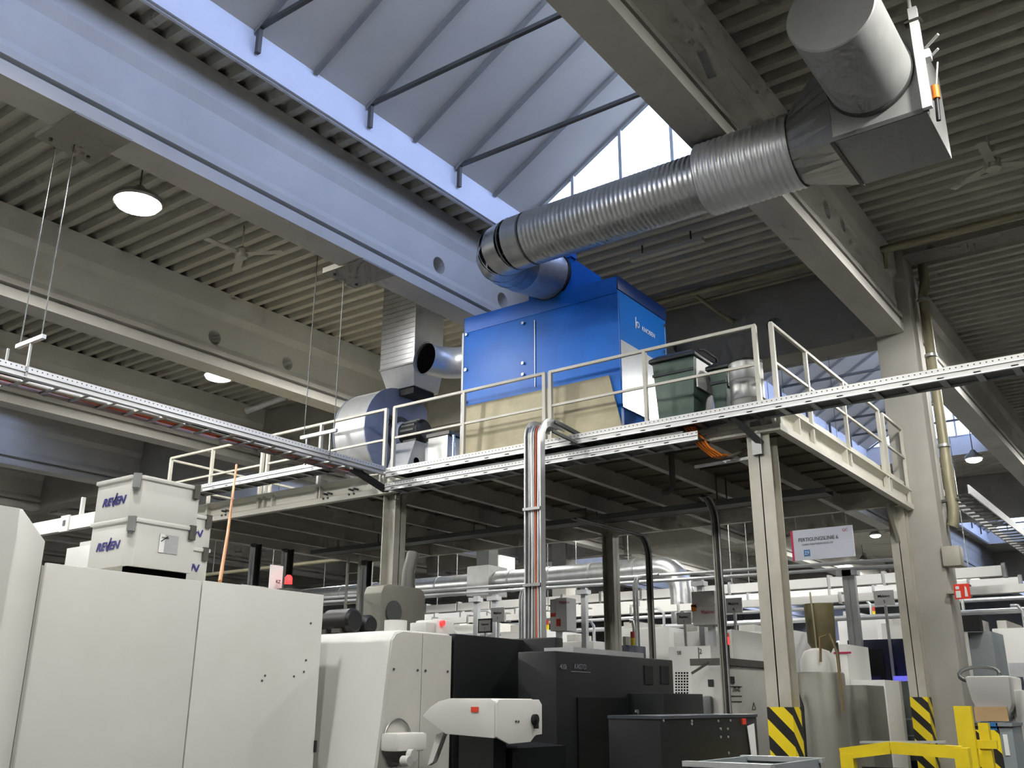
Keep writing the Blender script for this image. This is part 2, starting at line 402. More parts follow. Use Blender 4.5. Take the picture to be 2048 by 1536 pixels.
lamp(U(437, 755, z=7.5), 'glaring round high-bay lamp over the cable tray, lower of the two at left', 'high-bay lamps', r=.25)
lamp(U(1948, 920, z=7.5), 'round high-bay lamp shining below the far skylight beside the concrete column', 'high-bay lamps')
lamp((-.7, 11.5, 7.5), 'round high-bay lamp past the upper right corner beside the grey plenum box', 'high-bay lamps')
FARP = [(1751, 1072, 7.6, 'right of the hanging line sign'), (1727, 1122, 7.6, 'just below the hanging line sign\'s right end'), (1326, 1107, 7.6, 'between the two hose drops'), (1504, 1092, 7.6, 'just left of the near right platform post'), (1926, 1108, 8.0, 'right of the massive concrete column')]
for u, v, z_, w_ in FARP: lamp(U(u, v, z=z_), 'far high-bay lamp, a small bright spot '+w_, 'far high-bay lamps', 2.6, True)
for p in ((.6, 6.25), (-4.4, 1.6), (-.9, -.6), (-10.2, -.2), (4, 1), (4, 6.5), (-10.25, 11.3), (-15, -.5), (-15, 5), (-1.45, 16.9), (-10.2, 18), (-15.2, 20.5), (-10.2, 24), (-.9, 25), (-15, 27), (-25.5, 6), (-25.5, 9.5), (-25.5, 24), (-.9, 36), (-33, 12)):
    lamp((p[0], p[1], 7.5), 'round high-bay lamp of the hall, hidden from this view', 'unseen high-bay lamps', 2. if p[0] < -14 else 1.2 if p[1] < 2 else 1., False)

tag(MB().box(-2.93, XE, 14.3, 14.75, 8.2, 8.3).build('trim_1', 'concrete_grey'), 'flat strip across the corrugated roof right of the massive column', 'trim', kind='structure')

# ================================================================== STEEL PLATFORM
PX0, PX1, PY0, PY1 = -13.6, -3.32, 9.16, 14.1
DZ0, DZ1 = 4.27, 4.56
pf = thing('steel_platform', 'cream painted steel mezzanine platform on posts carrying the blue filter unit', 'platform', (-8.4, 11.6, 0))
def channel(axis, a, b, c, side, z0=DZ0, z1=DZ1):
    """C-channel edge beam: web with flanges facing outwards"""
    w, fl, t = .015, .085, .02
    poly = [(c, z0), (c+side*fl, z0), (c+side*fl, z0+t+.05), (c+side*(w), z0+t+.085), (c+side*w, z1-t-.05), (c+side*fl, z1-t), (c+side*fl, z1), (c, z1)]
    return MB().prism(poly, 'x' if axis == 'x' else 'y', a, b)
channel('x', PX0, PX1, PY0, -1).build('edge_beam', 'fascia_white', pf)
channel('x', PX0, PX1, PY1-.35, 1).build('edge_beam', 'fascia_white', pf)
channel('y', PY0-.08, PY1+.12, PX1, 1).build('edge_beam', 'fascia_white', pf)
channel('y', PY0, PY1-.35, PX0, -1).build('edge_beam', 'fascia_white', pf)
for i in range(10):
    x = -4.08-.97*i
    j = MB(); j.box(x-.04, x+.04, PY0+.01, PY1-.37, DZ0, DZ0+.015); j.box(x-.004, x+.004, PY0+.01, PY1-.37, DZ0+.015, DZ1-.06); j.build('joist', 'rail_paint', pf)
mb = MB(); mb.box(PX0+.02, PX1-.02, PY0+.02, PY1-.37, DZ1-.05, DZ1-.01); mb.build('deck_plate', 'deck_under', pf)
MB().box(PX0+.02, PX1-.02, PY1-.3, PY1+.1, DZ1-.05, DZ1-.01).build('walkway_grating', 'steel_dark', pf)
# seams of the deck sheets on its underside
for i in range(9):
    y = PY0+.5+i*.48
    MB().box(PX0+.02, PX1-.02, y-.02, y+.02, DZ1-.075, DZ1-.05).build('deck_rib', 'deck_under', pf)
# stiffener plates and bolts on the front fascia
for x in (-12.4, -10.9, -9.9, -8.75, -7.2, -5.1, -3.95):
    MB().box(x-.012, x+.012, PY0-.08, PY0, DZ0+.02, DZ1-.02).build('stiffener', 'fascia_white', pf)
for x in (-12.0, -9.8, -9.3):
    for dx in (0, .09):
        for z in (4.33, 4.40):
            MB().tube([(x+dx, PY0-.012, z), (x+dx, PY0-.1, z)], .016, 8).build('bolt', 'steel_dark', pf)
for y in (9.7, 11.3, 13.1):
    MB().box(PX1, PX1+.08, y-.012, y+.012, DZ0+.02, DZ1-.02).build('stiffener', 'fascia_white', pf)
# posts (H-sections)
def hpost(x, y, z1, d=.2, w=.2, mm='steel_paint', flip=False, tape=False):
    m = MB(); a, b = w/2, d/2
    if flip: m.box(x-a, x-a+.014, y-b, y+b, 0, z1); m.box(x+a-.014, x+a, y-b, y+b, 0, z1); m.box(x-a, x+a, y-.006, y+.006, 0, z1)
    else: m.box(x-a, x+a, y-b, y-b+.014, 0, z1); m.box(x-a, x+a, y+b-.014, y+b, 0, z1); m.box(x-.006, x+.006, y-b, y+b, 0, z1)
    o = m.build('post', mm, pf)
    MB().box(x-a-.06, x+a+.06, y-b-.06, y+b+.06, 0, .02).build('base_plate', mm, pf)
    if tape:
        t = MB(); t.box(x-a-.003, x+a+.003, y-b-.003, y+b+.003, .1, 1.62 if y < 11 else 1.74); t.build('hazard_wrap', 'hazard_tape', pf)
    return o
hpost(-3.5, 9.24, DZ0, .22, .24, tape=True)
hpost(-8.63, 9.27, DZ0, .22, .22, flip=True)
hpost(-7.85, 13.6, DZ0, .2, .2, flip=True)
hpost(-13.3, 9.3, DZ0, .2, .2)
hpost(-13.45, lineY(508, -13.45, 3.8), DZ0, .14, .14, 'galv_dark'); hpost(-13.45, lineY(572, -13.45, 3.8), DZ0, .16, .16, 'steel_dark'); hpost(-13.3, 13.55, DZ0, .16, .16, 'galv_dark')
hpost(-3.42, 14.02, DZ0, .2, .22, tape=True)
# knee brace at the far right post
MB().prism([(13.95, 4.27), (13.95, 3.75), (13.9, 3.8), (13.55, 4.27)], 'x', -3.45, -3.4).build('knee_brace', 'steel_paint', pf)
# ------------------------------------------------------------------ railings
RZ, MZ = 5.45, 5.02
def railing(label, axis, c, posts, tops=None, zlow=4.3):
    a, b = posts[0], posts[-1]
    P = (lambda t, z: (t, c, z)) if axis == 'x' else (lambda t, z: (c, t, z))
    r = thing('railing', label, 'railing', P((a+b)/2, DZ1), 'platform railings')
    for i, t in enumerate(posts):
        MB().bar(P(t, zlow), P(t, RZ), .045, .045 if i in (0, len(posts)-1) else .04).build('post', 'rail_paint', r)
    MB().bar(P(min(a, b)-.02, RZ), P(max(a, b)+.02, RZ), .04, .04).build('top_rail', 'rail_paint', r, bev=.012)
    MB().bar(P(a, MZ), P(b, MZ), .028, .028).build('mid_rail', 'rail_paint', r)
    return r
fy = PY0-.04
X = lambda u, z=5.2: lineX(u, fy, z)
railing('cream railing at the left end of the platform front, behind the hanging cable tray', 'x', fy, [-13.52, X(424), X(526)])
railing('cream railing section in front of the round fan', 'x', fy, [X(537), X(642), X(772)])
railing('cream railing section in front of the beige board\'s left half', 'x', fy, [X(789), X(928), X(1089)])
railing('cream railing section in front of the blue unit\'s right side and green bins', 'x', fy, [X(1101), X(1290), -3.44])
sx = PX1+.05
Yl = lambda u, z=5.45: lineY(u, sx, z)
railing('cream railing section starting at the near right corner of the platform', 'y', sx, [9.16, Yl(1609), Yl(1683), Yl(1754)])
railing('short cream railing section beside the massive concrete column', 'y', sx, [Yl(1763), min(Yl(1814), 14.18)])
railing('cream railing along the left end of the platform', 'y', PX0-.04, [9.2, 11.3, 13.6])
# toe boards on the right side
tb = MB().box(PX1-.02, PX1, 9.3, 14.2, DZ1, DZ1+.12).build('toe_board', 'fascia_white', pf)

# ================================================================== CABLE TRAYS
def tray_x(label, x0, x1, y, z, w=.3, h=.11, grp='galvanised cable trays', pm='tray_x'):
    t = thing('cable_tray', label, 'cable tray', ((x0+x1)/2, y, z), grp)
    MB().box(x0, x1, y, y+.006, z, z+h).build('side_rail', pm, t)
    MB().box(x0, x1, y+w-.006, y+w, z, z+h).build('side_rail', 'galv_light', t)
    MB().box(x0, x1, y-.012, y+.02, z+h*.45, z+h*.55).build('rail_bead', 'galv_light', t)
    MB().box(x0, x1, y-.012, y+.02, z-.008, z+.004).build('rail_bead', 'galv_light', t)
    MB().box(x0, x1, y+.006, y+w-.006, z+.022, z+.03).build('floor_plate', 'galv_dark', t)
    n = int((x1-x0)/.3)
    for i in range(n): MB().box(x0+.1+i*.3, x0+.16+i*.3, y, y+w, z+.004, z+.02).build('rung', 'galv_dull', t)
    return t
t1 = tray_x('long perforated cable tray crossing in front of the platform edge to the right', -8.36, 1.6, 8.78, 4.40)
t2 = tray_x('lower perforated cable tray below the long one, ending at the orange cables', -8.42, -4.03, 8.84, 4.24, h=.09, pm='tray_x_low')
for i, yy in enumerate((8.86, 8.92)):
    MB().tube([(-8.3, yy, 4.345), (-4.2, yy, 4.345)], .012, 6).build('cable', 'galv_light' if i == 0 else 'black', t2)
# brackets to the near right post
for i, (xa, xb) in enumerate(((-3.55, -3.55),)):
    MB().bar((-3.62, 8.8, 4.40), (-3.46, 9.12, 4.16), .05, .05).build('bracket', 'galv_dark', t1)
    MB().box(-3.55, -3.45, 9.08, 9.13, 4.05, 4.45).build('bracket', 'galv_dull', t1)
# left hanging ladder tray running along the beam direction
lt = thing('cable_tray', 'hanging ladder cable tray with orange cables, running from the left towards the fan', 'cable tray', (-8.8, 6, 4.5), 'galvanised cable trays')
MB().box(-8.61, -8.60, 1.0, 9.0, 4.50, 4.615).build('side_rail', 'tray_y', lt)
MB().box(-9.0, -8.99, 1.0, 9.0, 4.50, 4.615).build('side_rail', 'galv_light', lt)
MB().box(-8.63, -8.58, 1.0, 9.0, 4.55, 4.562).build('rail_bead', 'galv_light', lt)
MB().box(-8.63, -8.57, 1.0, 9.0, 4.495, 4.505).build('rail_bead', 'galv_light', lt)
for i in range(26): MB().box(-8.99, -8.61, 1.2+i*.3, 1.24+i*.3, 4.505, 4.525).build('rung', 'galv_dull', lt)
for k, (xx, mm) in enumerate(((-8.95, 'orange_red'), (-8.92, 'orange_red'), (-8.88, 'hose_grey'), (-8.75, 'black'), (-8.7, 'galv_light'))):
    pts = [(xx+.01*math.sin(i*1.3+k), 1+i*.5, 4.545+.008*math.sin(i+k*2)) for i in range(17)]
    MB().tube(pts, .017, 6).build('cable', mm, lt)
MB().bar((-8.75, 8.55, 4.52), (-8.62, 9.1, 4.3), .1, .06).build('cable_duct', 'black', lt)
for (ua, ub, yb) in ((608, 668, 8.0), (40, 98, 4.15)):
    xa, xb = lineX(ua, yb, 4.86), lineX(ub, yb, 4.86); xb = min(xb, -8.42)
    MB().bar((xa-.05, yb, 4.86), (xb+.05, yb, 4.86), .04, .04).build('crossbar', 'galv_light', lt)
    for x in (xa, xb):
        MB().tube([(x, yb, 4.86), (x, yb, 8.36 if x == xa else 6.93)], .006, 5).build('hanger_wire', 'galv_dark', lt)
    for x in (-9.02, -8.59): MB().bar((x, yb, 4.88), (x, yb, 4.49), .02, .02).build('drop_bar', 'galv_dull', lt)
    bcl = thing('beam_clamp', ('steel clamp plate under the blue-lit beam above the fan', 'steel clamp plate under the blue-lit beam near the left edge')[yb < 5], 'clamp', (-8.2, yb, 6.93), 'beam clamps')
    MB().box(-8.62, -7.9, yb-.3, yb+.3, 6.925, 6.949).build('plate', 'concrete_grey', bcl)
    MB().box(-8.62, -8.33, yb-.3, yb+.3, 6.949, 7.0).build('jaw', 'concrete_grey', bcl)
    for dy in (-.2, .2):
        MB().tube([(-8.5, yb+dy, 6.9), (-8.5, yb+dy, 6.93)], .02, 8).build('bolt', 'steel_dark', bcl)
# tray along the left front of the platform
t3 = tray_x('cable tray along the left front of the platform above the filter boxes', -13.0, -9.05, 8.62, 4.62, w=.28, h=.1, pm='tray_x_left')
# vertical cable riser
vr = thing('cable_riser', 'tall vertical galvanised cable riser with orange cable, bending over at the platform edge', 'cable riser', (-5.72, 8.38, 0))
vx0, vx1, vy = -5.84, -5.64, 8.32
path = [(8.36, 0), (8.36, 4.42)]+[(8.36+.18*(1-math.cos(t)), 4.42+.18*math.sin(t)) for t in [math.pi/2*i/6 for i in range(1, 7)]]+[(8.8, 4.6)]
def strip(x0, x1, off):
    m = MB(); k = len(path); vs = []
    for (y, z) in path: vs += [(x0, y+off*0, z), (x1, y+off*0, z)]
    m.add(vs, [(2*i, 2*i+1, 2*i+3, 2*i+2) for i in range(k-1)]); return m
def riser_rail(x):
    m = MB(); rings = []
    for i, (y, z) in enumerate(path):
        a = path[max(i-1, 0)]; b = path[min(i+1, len(path)-1)]; d = Vector((b[0]-a[0], b[1]-a[1])).normalized(); nrm = Vector((-d.y, d.x))
        p = Vector((y, z)); q1 = p+nrm*.055; q2 = p-nrm*.035
        rings.append([(x-.008, q1.x, q1.y), (x+.008, q1.x, q1.y), (x+.008, q2.x, q2.y), (x-.008, q2.x, q2.y)])
    return m.loft(rings)
for x in (vx0, vx1): riser_rail(x).build('side_rail', 'galv_light', vr)
strip(vx0, vx1, 0).build('back_plate', 'galv_dull', vr)
for x, mm, r in ((-5.80, 'galv_dull', .016), (-5.765, 'galv_light', .014), (-5.735, 'galv_dull', .012), (-5.71, 'orange_red', .009), (-5.68, 'galv_light', .013)):
    MB().tube([(x+.006*math.sin(z*2+x*40), y-.03, z) for y, z in [(8.36, .02+i*.4) for i in range(12)]+path[2:5]], r, 6).build('cable', mm, vr)
for z in (1.0, 1.9, 2.8, 3.6): MB().box(vx0-.01, vx1+.01, 8.28, 8.3, z, z+.03).build('clamp', 'galv_dull', vr)
MB().bar((-5.6, 8.55, 4.62), (-5.45, 8.9, 4.5), .04, .04).build('stay', 'galv_dark', vr)
MB().bar((-5.6, 8.5, 4.5), (-5.4, 8.9, 4.36), .03, .03).build('stay', 'galv_dark', vr)
# orange cable bundle drooping from the tray end
for i in range(4):
    w_ = (0, 6, 13, 19)[i]; p = [U(1360+w_, 843, y=8.95), U(1380+w_, 868, y=9.0), U(1398+w_*1.1, 892+i, y=9.05), U(1424+w_, 913-i, y=9.15), U(1446+w_*.6, 916-i*2, y=9.3), U(1490, 905-i*2, y=9.4)]
    q = []
    for a in range(len(p)-1):
        for k in range(4): q.append(p[a].lerp(p[a+1], k/4))
    q.append(p[-1])
    o = MB().tube(q[:17], .013, 7).build('orange_cable', 'orange', smooth=True)
    tag(o, ('leftmost', 'second from left', 'third from left', 'rightmost')[i]+' of the four thick orange cables drooping from the tray end', 'cable', 'orange cables at the tray end')
o = MB().tube([U(1440, 914, y=9.25), U(1465, 912, y=9.3), U(1490, 900, y=9.4), U(1505, 893, y=9.5)], .02, 8).build('grey_hose', 'hose_grey', smooth=True)
tag(o, 'grey hose continuing the orange cables behind the platform post', 'hose')
tag(MB().bar(U(1390, 934, y=9.4), U(1500, 916, y=9.4), .03, .03).build('conduit_bar', 'galv_light'), 'thin pale conduit bar under the platform beside the near post', 'conduit')
# drop pipe stub under the deck
d = thing('drain_stub', 'short dark drain stub with elbow hanging below the platform deck', 'pipe', (-4.6, 9.9, 4.0))
pp = U(1342, 900, y=9.9)
MB().tube([(pp.x, 9.9, DZ1-.06), (pp.x, 9.9, 4.02), (pp.x-.06, 9.88, 3.97), (pp.x-.12, 9.86, 3.97)], .035, 10).build('pipe', 'steel_dark', d, smooth=True)
# cable ladder under the deck
ut = thing('under_deck_cable_ladder', 'dark cable ladder slung below the platform deck', 'cable tray', (-7, 11.5, 4.1))
MB().box(-12.6, -3.6, 11.45, 11.46, 4.08, 4.15).build('side_rail', 'galv_dark', ut); MB().box(-12.6, -3.6, 11.75, 11.76, 4.08, 4.15).build('side_rail', 'galv_dark', ut)
MB().box(-12.6, -3.6, 11.46, 11.75, 4.085, 4.09).build('floor_plate', 'steel_dark', ut)
for x in (-11, -9, -7, -5): 
    MB().bar((x, 11.45, 4.12), (x, 11.45, 4.52), .015).build('hanger', 'galv_dark', ut); MB().bar((x, 11.76, 4.12), (x, 11.76, 4.52), .015).build('hanger', 'galv_dark', ut)
# hose bundles dropping from that ladder to the machines
def drop(us, label, y, ztop=4.02, y2=11.6, back=.9):
    t = thing('hose_drop', label, 'hoses', (lineX(us, y, 3), y, 0), 'hose drops under the platform')
    x = lineX(us, y, 3)
    for i in range(4):
        dx = .028*i
        pts = [(x-.1+dx, y2-back+.2, ztop), (x-.02+dx, y-.3, ztop)]+arc((x+dx, y-.3, ztop-.3), (0, 1, 0), (0, 0, 1), .3, math.pi/2, 0, 6)[1:]+[(x+dx, y, z) for z in (3.4, 2.8, 2.2, 1.6, 1.0)]
        pts = [(a, min(b, y), c) for a, b, c in pts]
        MB().tube(pts, .013+.003*(i % 2), 6).build('hose', ('galv_dull', 'hose_grey', 'black', 'galv_dull')[i], t, smooth=True)
    return t
drop(1296, 'bundle of hoses bending down behind the dark machine', 12.8)
drop(1432, 'bundle of hoses bending down in front of the numbered white cabinet', 10.8)

# ================================================================== BLUE FILTER UNIT
ux0, ux1, uy0, uy1, uz0, uz1 = -7.58, -5.2, 9.36, 10.62, 4.95, 6.58
un = thing('filter_unit', 'big glossy blue filter unit with steel hopper standing on the platform', 'filter unit', ((ux0+ux1)/2, uy0+.6, DZ1))
MB().box(ux0, ux1, uy0, uy1, uz0, uz1-.16).build('body', 'blue_paint', un, bev=.012)
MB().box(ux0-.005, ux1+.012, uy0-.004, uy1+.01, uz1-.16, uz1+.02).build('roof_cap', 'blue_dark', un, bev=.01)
MB().box(ux0+.01, ux1-.01, uy0-.006, uy0, uz1-.2, uz1+.015).build('front_panel', 'blue_paint', un)
MB().box(-6.42, -6.412, uy0-.012, uy0, 5.4, 6.3).build('door_seam', 'galv_light', un)
cx0, cx1, cy0, cy1 = ux0+.25, ux1-.22, uy0+.2, uy1-.2
MB().loft([[(ux0, uy0, uz0), (ux1, uy0, uz0), (ux1, uy1, uz0), (ux0, uy1, uz0)], [(cx0, cy0, DZ1), (cx1, cy0, DZ1), (cx1, cy1, DZ1), (cx0, cy1, DZ1)]]).build('hopper', 'blue_paint', un)
# gloss side panel, with a lamp's reflection painted on as a pale sheet
MB().box(ux1, ux1+.006, uy0+.015, uy1-.02, uz0+.02, uz1-.18).build('side_panel', 'blue_gloss', un)
MB().box(ux1+.006, ux1+.012, uy0+.02, uy1-.3, uz0-.02, uz0+.82).build('side_sheet', 'lamp_reflection', un)
for x in (ux0+.04, ux1-.04):
    for y in (uy0+.04, uy1-.04): MB().box(x-.03, x+.03, y-.03, y+.03, DZ1, uz0).build('leg', 'blue_paint', un)
for (x, z) in ((-7.53, 6.35), (-7.53, 5.85), (-7.53, 5.4), (-7.53, 5.25), (-6.6, 6.3), (-6.6, 5.75), (-6.6, 5.6)):
    MB().tube([(x, uy0-.025, z), (x, uy0, z)], .02, 10).build('latch', 'chrome', un)
for (y, z) in ((uy1-.07, 6.33), (uy1-.12, 5.95), (uy1-.05, 5.8)):
    MB().tube([(ux1+.02, y, z), (ux1, y, z)], .022, 10).build('latch', 'chrome', un)
MB().box(ux1+.002, ux1+.01, uy1-.06, uy1-.05, 5.9, 6.35).build('door_seam', 'galv_light', un)
MB().box(-7.63, -7.6, uy0+.02, uy0+.06, DZ1, 6.4).build('edge_strip', 'paper', un)
text('KNOBEN', (ux1+.012, 10.1, 6.09), .085, 'text_white', un, '+x', bold=.001)
lg = MB(); lg.box(ux1+.008, ux1+.014, 9.76, 9.778, 6.04, 6.19); lg.build('logo', 'text_white', un)
lg = MB(); lg.tube([(ux1+.011, 9.82+.035*math.cos(t), 6.10+.035*math.sin(t)) for t in [i*math.pi/8 for i in range(17)]], .009, 6); lg.build('logo', 'text_white', un)
# plenum with round spigot
px0, px1 = -6.53, -5.87
MB().loft([[(px0, uy0+.02, uz1), (px1, uy0+.02, uz1), (px1, uy1-.1, uz1), (px0, uy1-.1, uz1)], [(px0, uy0+.02, 7.05), (px1, uy0+.02, 7.05), (px1, uy1-.5, 7.05), (px0, uy1-.5, 7.05)]]).build('plenum', 'blue_paint', un)
MB().box(px1-.1, px1+.02, uy0, uy0+.12, 7.05, 7.12).build('plenum_flange', 'blue_paint', un)
sp_ = Vector((-6.2, uy0+.02, 6.86))
MB().tube([sp_+Vector((0, .02, 0)), sp_+Vector((0, -.03, 0)), sp_+Vector((0, -.04, 0))], [.33, .33, .31], 36).build('spigot_collar', 'black_rubber', un, smooth=True)
# round inlet elbow at the left side, open mouth
el = thing('inlet_elbow', 'open-mouthed round steel elbow sticking out of the blue unit towards the fan', 'duct', (-8, 9.8, 6.2))
c0 = Vector((-7.6, 10.02, 6.27)); pth = [c0+Vector((.02, 0, 0)), c0+Vector((-.12, 0, 0)), c0+Vector((-.16, 0, 0)), c0+Vector((-.42, 0, 0))]+[c0+Vector((-.42-.42*math.sin(t), -.42*(1-math.cos(t)), 0)) for t in (.25, .5, .75, 1., 1.25, 1.45)]+[c0+Vector((-.85, -.46, 0))]
MB().tube(pth, [.235, .235]+[.225]*(len(pth)-2), 36, caps=False).build('pipe', 'galv_light', el, smooth=True)
dd = (pth[-1]-pth[-2]).normalized()
MB().tube([pth[-1]-dd*.02, pth[-1]+dd*.012], .24, 36, caps=False).build('rim', 'galv_light', el, smooth=True)
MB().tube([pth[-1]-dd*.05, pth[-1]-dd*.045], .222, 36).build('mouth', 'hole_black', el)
MB().tube([c0+Vector((-.05, 0, 0)), c0+Vector((-.09, 0, 0))], .25, 36).build('clamp_band', 'chrome', el, smooth=True)

# beige board leaning against the unit
bo = MB().prism([(9.27, DZ1+.02), (9.30, DZ1+.01), (9.355, 5.32), (9.33, 5.335)], 'x', -7.55, -5.14)
a_, b_ = bo.v[:4], bo.v[4:]
bo.v = [(x+(.28 if z > 5 else 0)*0, y, z) for x, y, z in bo.v]
bo.v = [(x-(.2 if (z > 5 and x > -6) else (0.0)), y, z) for x, y, z in bo.v]
o = bo.build('leaning_board', 'board_beige', bev=.004)
tag(o, 'large beige board leaning against the front of the blue unit behind the railing', 'board')

# ================================================================== ROUND EXHAUST DUCT
du = thing('exhaust_duct', 'large round spiral-seam exhaust duct from the blue unit up to the grey plenum box', 'duct', (-4.2, 7.95, 6.3))
DY, DZ_, DR = 7.9, 6.575, .30
pts, R = ribbed(-5.45, -3.3, DY, DZ_, DR, .055, .004); MB().tube(pts, R, 48, caps=False).build('straight_run', 'galv', du, smooth=True)
pts, R = ribbed(-3.34, -2.4, DY-.02, DZ_, DR+.055, .06, .008); MB().tube(pts, R, 48, caps=False).build('outer_sleeve', 'galv_light', du, smooth=True)
MB().tube([(-3.345, DY-.02, DZ_), (-3.33, DY-.02, DZ_)], [DR+.05, DR+.062], 48).build('sleeve_ring', 'galv_dark', du)
# segmented elbow
e0 = Vector((-5.45, DY, DZ_)); e3 = sp_+Vector((0, -.02, 0))
ep = [e0, Vector((-5.68, DY+.01, DZ_)), Vector((-5.92, DY+.1, DZ_+.02)), Vector((-6.09, DY+.3, DZ_+.06)), Vector((-6.17, DY+.55, DZ_+.11)), Vector((-6.2, DY+.8, DZ_+.16))]
for i in range(len(ep)-1):
    MB().tube([ep[i], ep[i].lerp(ep[i+1], .5), ep[i+1]], [DR+.004]*3, 48, caps=False).build('elbow_segment', 'galv', du, smooth=True)
    d_ = (ep[i+1]-ep[max(i-1, 0)]).normalized()
    MB().tube([ep[i]-d_*.012, ep[i]+d_*.012], DR+.008, 48, caps=False).build('elbow_joint', 'galv_dark' if i in (0, 1) else 'galv', du, smooth=True)
a = ep[-1]; dv = (e3-a); k = int(dv.length/.035); pts = []; R = []
for i in range(k+1):
    pts.append(a+dv*(i/k)); R.append(DR+.004+(.008 if i % 2 else 0))
MB().tube(pts, R, 48, caps=False).build('flexible_end', 'galv_light', du, smooth=True)
# transition to the plenum box
pb = thing('plenum_box', 'grey sheet-metal plenum box with fat round silencer hanging under the roof, upper right', 'duct box', (-1.55, 7.7, 6.2))
bx0, bx1, by0, by1, bz0, bz1 = -1.93, -1.17, 7.32, 8.2, 6.2, 7.05
MB().box(bx0, bx1, by0, by1, bz0, bz1).build('box', 'plenum_grey', pb, bev=.008)
n = 24; ring = [(-2.42, DY-.02+(DR+.03)*math.cos(2*math.pi*i/n), DZ_+(DR+.03)*math.sin(2*math.pi*i/n)) for i in range(n)]
def sq(i):
    t = 2*math.pi*i/n; c, s_ = math.cos(t), math.sin(t); q = max(abs(c), abs(s_)); return (bx0, (by0+by1)/2+(by1-by0)/2*c/q, (bz0+bz1)/2+(bz1-bz0)/2*s_/q)
MB().loft([[(-2.47, p[1], p[2]) for p in ring], ring, [sq(i) for i in range(n)]], caps=False).build('transition', 'galv_dull', pb)
MB().tube([(-2.5, DY-.02, DZ_), (-2.4, DY-.02, DZ_)], DR+.045, 40, caps=False).build('collar', 'galv_light', pb, smooth=True)
sc = Vector((-1.57, 7.32, 6.68))
MB().tube([sc, sc+Vector((0, -.04, 0)), sc+Vector((0, -1.02, 0)), sc+Vector((0, -1.03, 0))], [.35, .345, .345, .335], 48).build('silencer', 'duct_grey', pb, smooth=True)
MB().tube([sc+Vector((0, -.005, 0)), sc+Vector((0, -.045, 0))], .36, 48).build('silencer_flange', 'galv_dark', pb, smooth=True)
MB().box(bx0-.02, bx1+.02, by0-.015, by0, bz0-.01, bz0+.03).build('frame_strip', 'galv_dark', pb)
MB().box(bx0-.03, bx0+.005, by0, by1, bz0-.01, bz0+.03).build('frame_strip', 'steel_dark', pb)
MB().box(bx1-.02, bx1+.05, by0-.06, by0-.01, bz0+.0, bz1+.12).build('support_channel', 'fixture_white', pb)
MB().box(bx1-.06, bx1+.07, by0-.07, by0-.0, bz1-.02, bz1+.0).build('support_foot', 'steel_dark', pb)
MB().tube([(bx1+.0, by0-.04, bz1), (bx1+.0, by0-.04, 8.35)], .014, 8).build('threaded_rod', 'fixture_white', pb)
MB().tube([(bx0+.1, by1-.1, bz1), (bx0+.1, by1-.1, 8.35)], .014, 8).build('threaded_rod', 'galv_dull', pb)
MB().tube([(bx1+.05, by0+.1, bz1-.2), (bx1+.17, by0+.02, bz1-.17)], .012, 8).build('sensor_rod', 'fixture_white', pb)
MB().tube([(bx1+.05, by0+.1, bz1-.32), (bx1+.15, by0+.04, bz1-.29)], .01, 8).build('sensor_rod', 'fixture_white', pb)
MB().tube([(bx1+.09, by0+.05, bz1-.62), (bx1+.13, by0+.03, bz1-.42)], .008, 8).build('sensor_rod', 'galv_light', pb)
MB().tube([(bx1+.08, by0+.03, bz1-.75), (bx1+.08, by0+.03, bz1-.63)], .03, 12).build('orange_valve', 'orange', pb, smooth=True)
MB().tube([(bx1+.07, by0+.03, bz1-.95), (bx1+.08, by0+.03, bz1-.75)], .018, 10).build('valve_stem', 'black', pb, smooth=True)
MB().box(bx1+.03, bx1+.09, by0+.0, by0+.08, bz1-.36, bz1-.28).build('sensor_box', 'fixture_white', pb)

# ================================================================== FAN AND RECTANGULAR DUCT
fx = -9.35; fc = Vector((fx, 10.05, 5.38)); FR = .66
fn = thing('centrifugal_fan', 'grey centrifugal fan with round scroll casing and side motor on the platform', 'fan', (fx-.3, 10.05, DZ1))
out = []
for i in range(33):
    t = math.radians(60+i*300/32); r = FR*(1.0+.10*(1-i/32)); out.append((fc.y+r*math.cos(t), fc.z+r*math.sin(t)))
out += [(fc.y+.62, fc.z+.1), (fc.y+.62, fc.z+.55), (fc.y+.3, fc.z+.72)]
MB().prism(out, 'x', fx-.62, fx-.02).build('scroll_rim', 'galv_light', fn, smooth=True)
inn = [(fc.y+(y-fc.y)*1.012, fc.z+(z-fc.z)*1.012) for y, z in out]
MB().prism(inn, 'x', fx-.02, fx).build('side_plate', 'fan_blue', fn)
MB().prism(inn, 'x', fx-.64, fx-.62).build('side_plate', 'fan_blue', fn)
MB().tube([(fx, fc.y+.05, fc.z), (fx+.03, fc.y+.05, fc.z)], .3, 32).build('inlet_ring', 'galv_dark', fn, smooth=True)
MB().tube([(fx+.02, fc.y, fc.z), (fx+.1, fc.y, fc.z), (fx+.16, fc.y, fc.z)], [.2, .2, .16], 28).build('motor_flange', 'fan_blue', fn, smooth=True)
MB().tube([(fx+.1, fc.y, fc.z), (fx+.5, fc.y, fc.z), (fx+.54, fc.y, fc.z)], [.17, .17, .13], 28).build('motor', 'black', fn, smooth=True)
for i in range(14):
    t = 2*math.pi*i/14
    MB().bar((fx+.2, fc.y+.175*math.cos(t), fc.z+.175*math.sin(t)), (fx+.45, fc.y+.175*math.cos(t), fc.z+.175*math.sin(t)), .008, .03).build('cooling_fin', 'galv_dark', fn)
MB().prism([(fc.y-.42, DZ1), (fc.y+.42, DZ1), (fc.y+.18, fc.z-.18), (fc.y-.18, fc.z-.18)], 'x', fx+.12, fx+.5).build('pedestal', 'galv_light', fn)
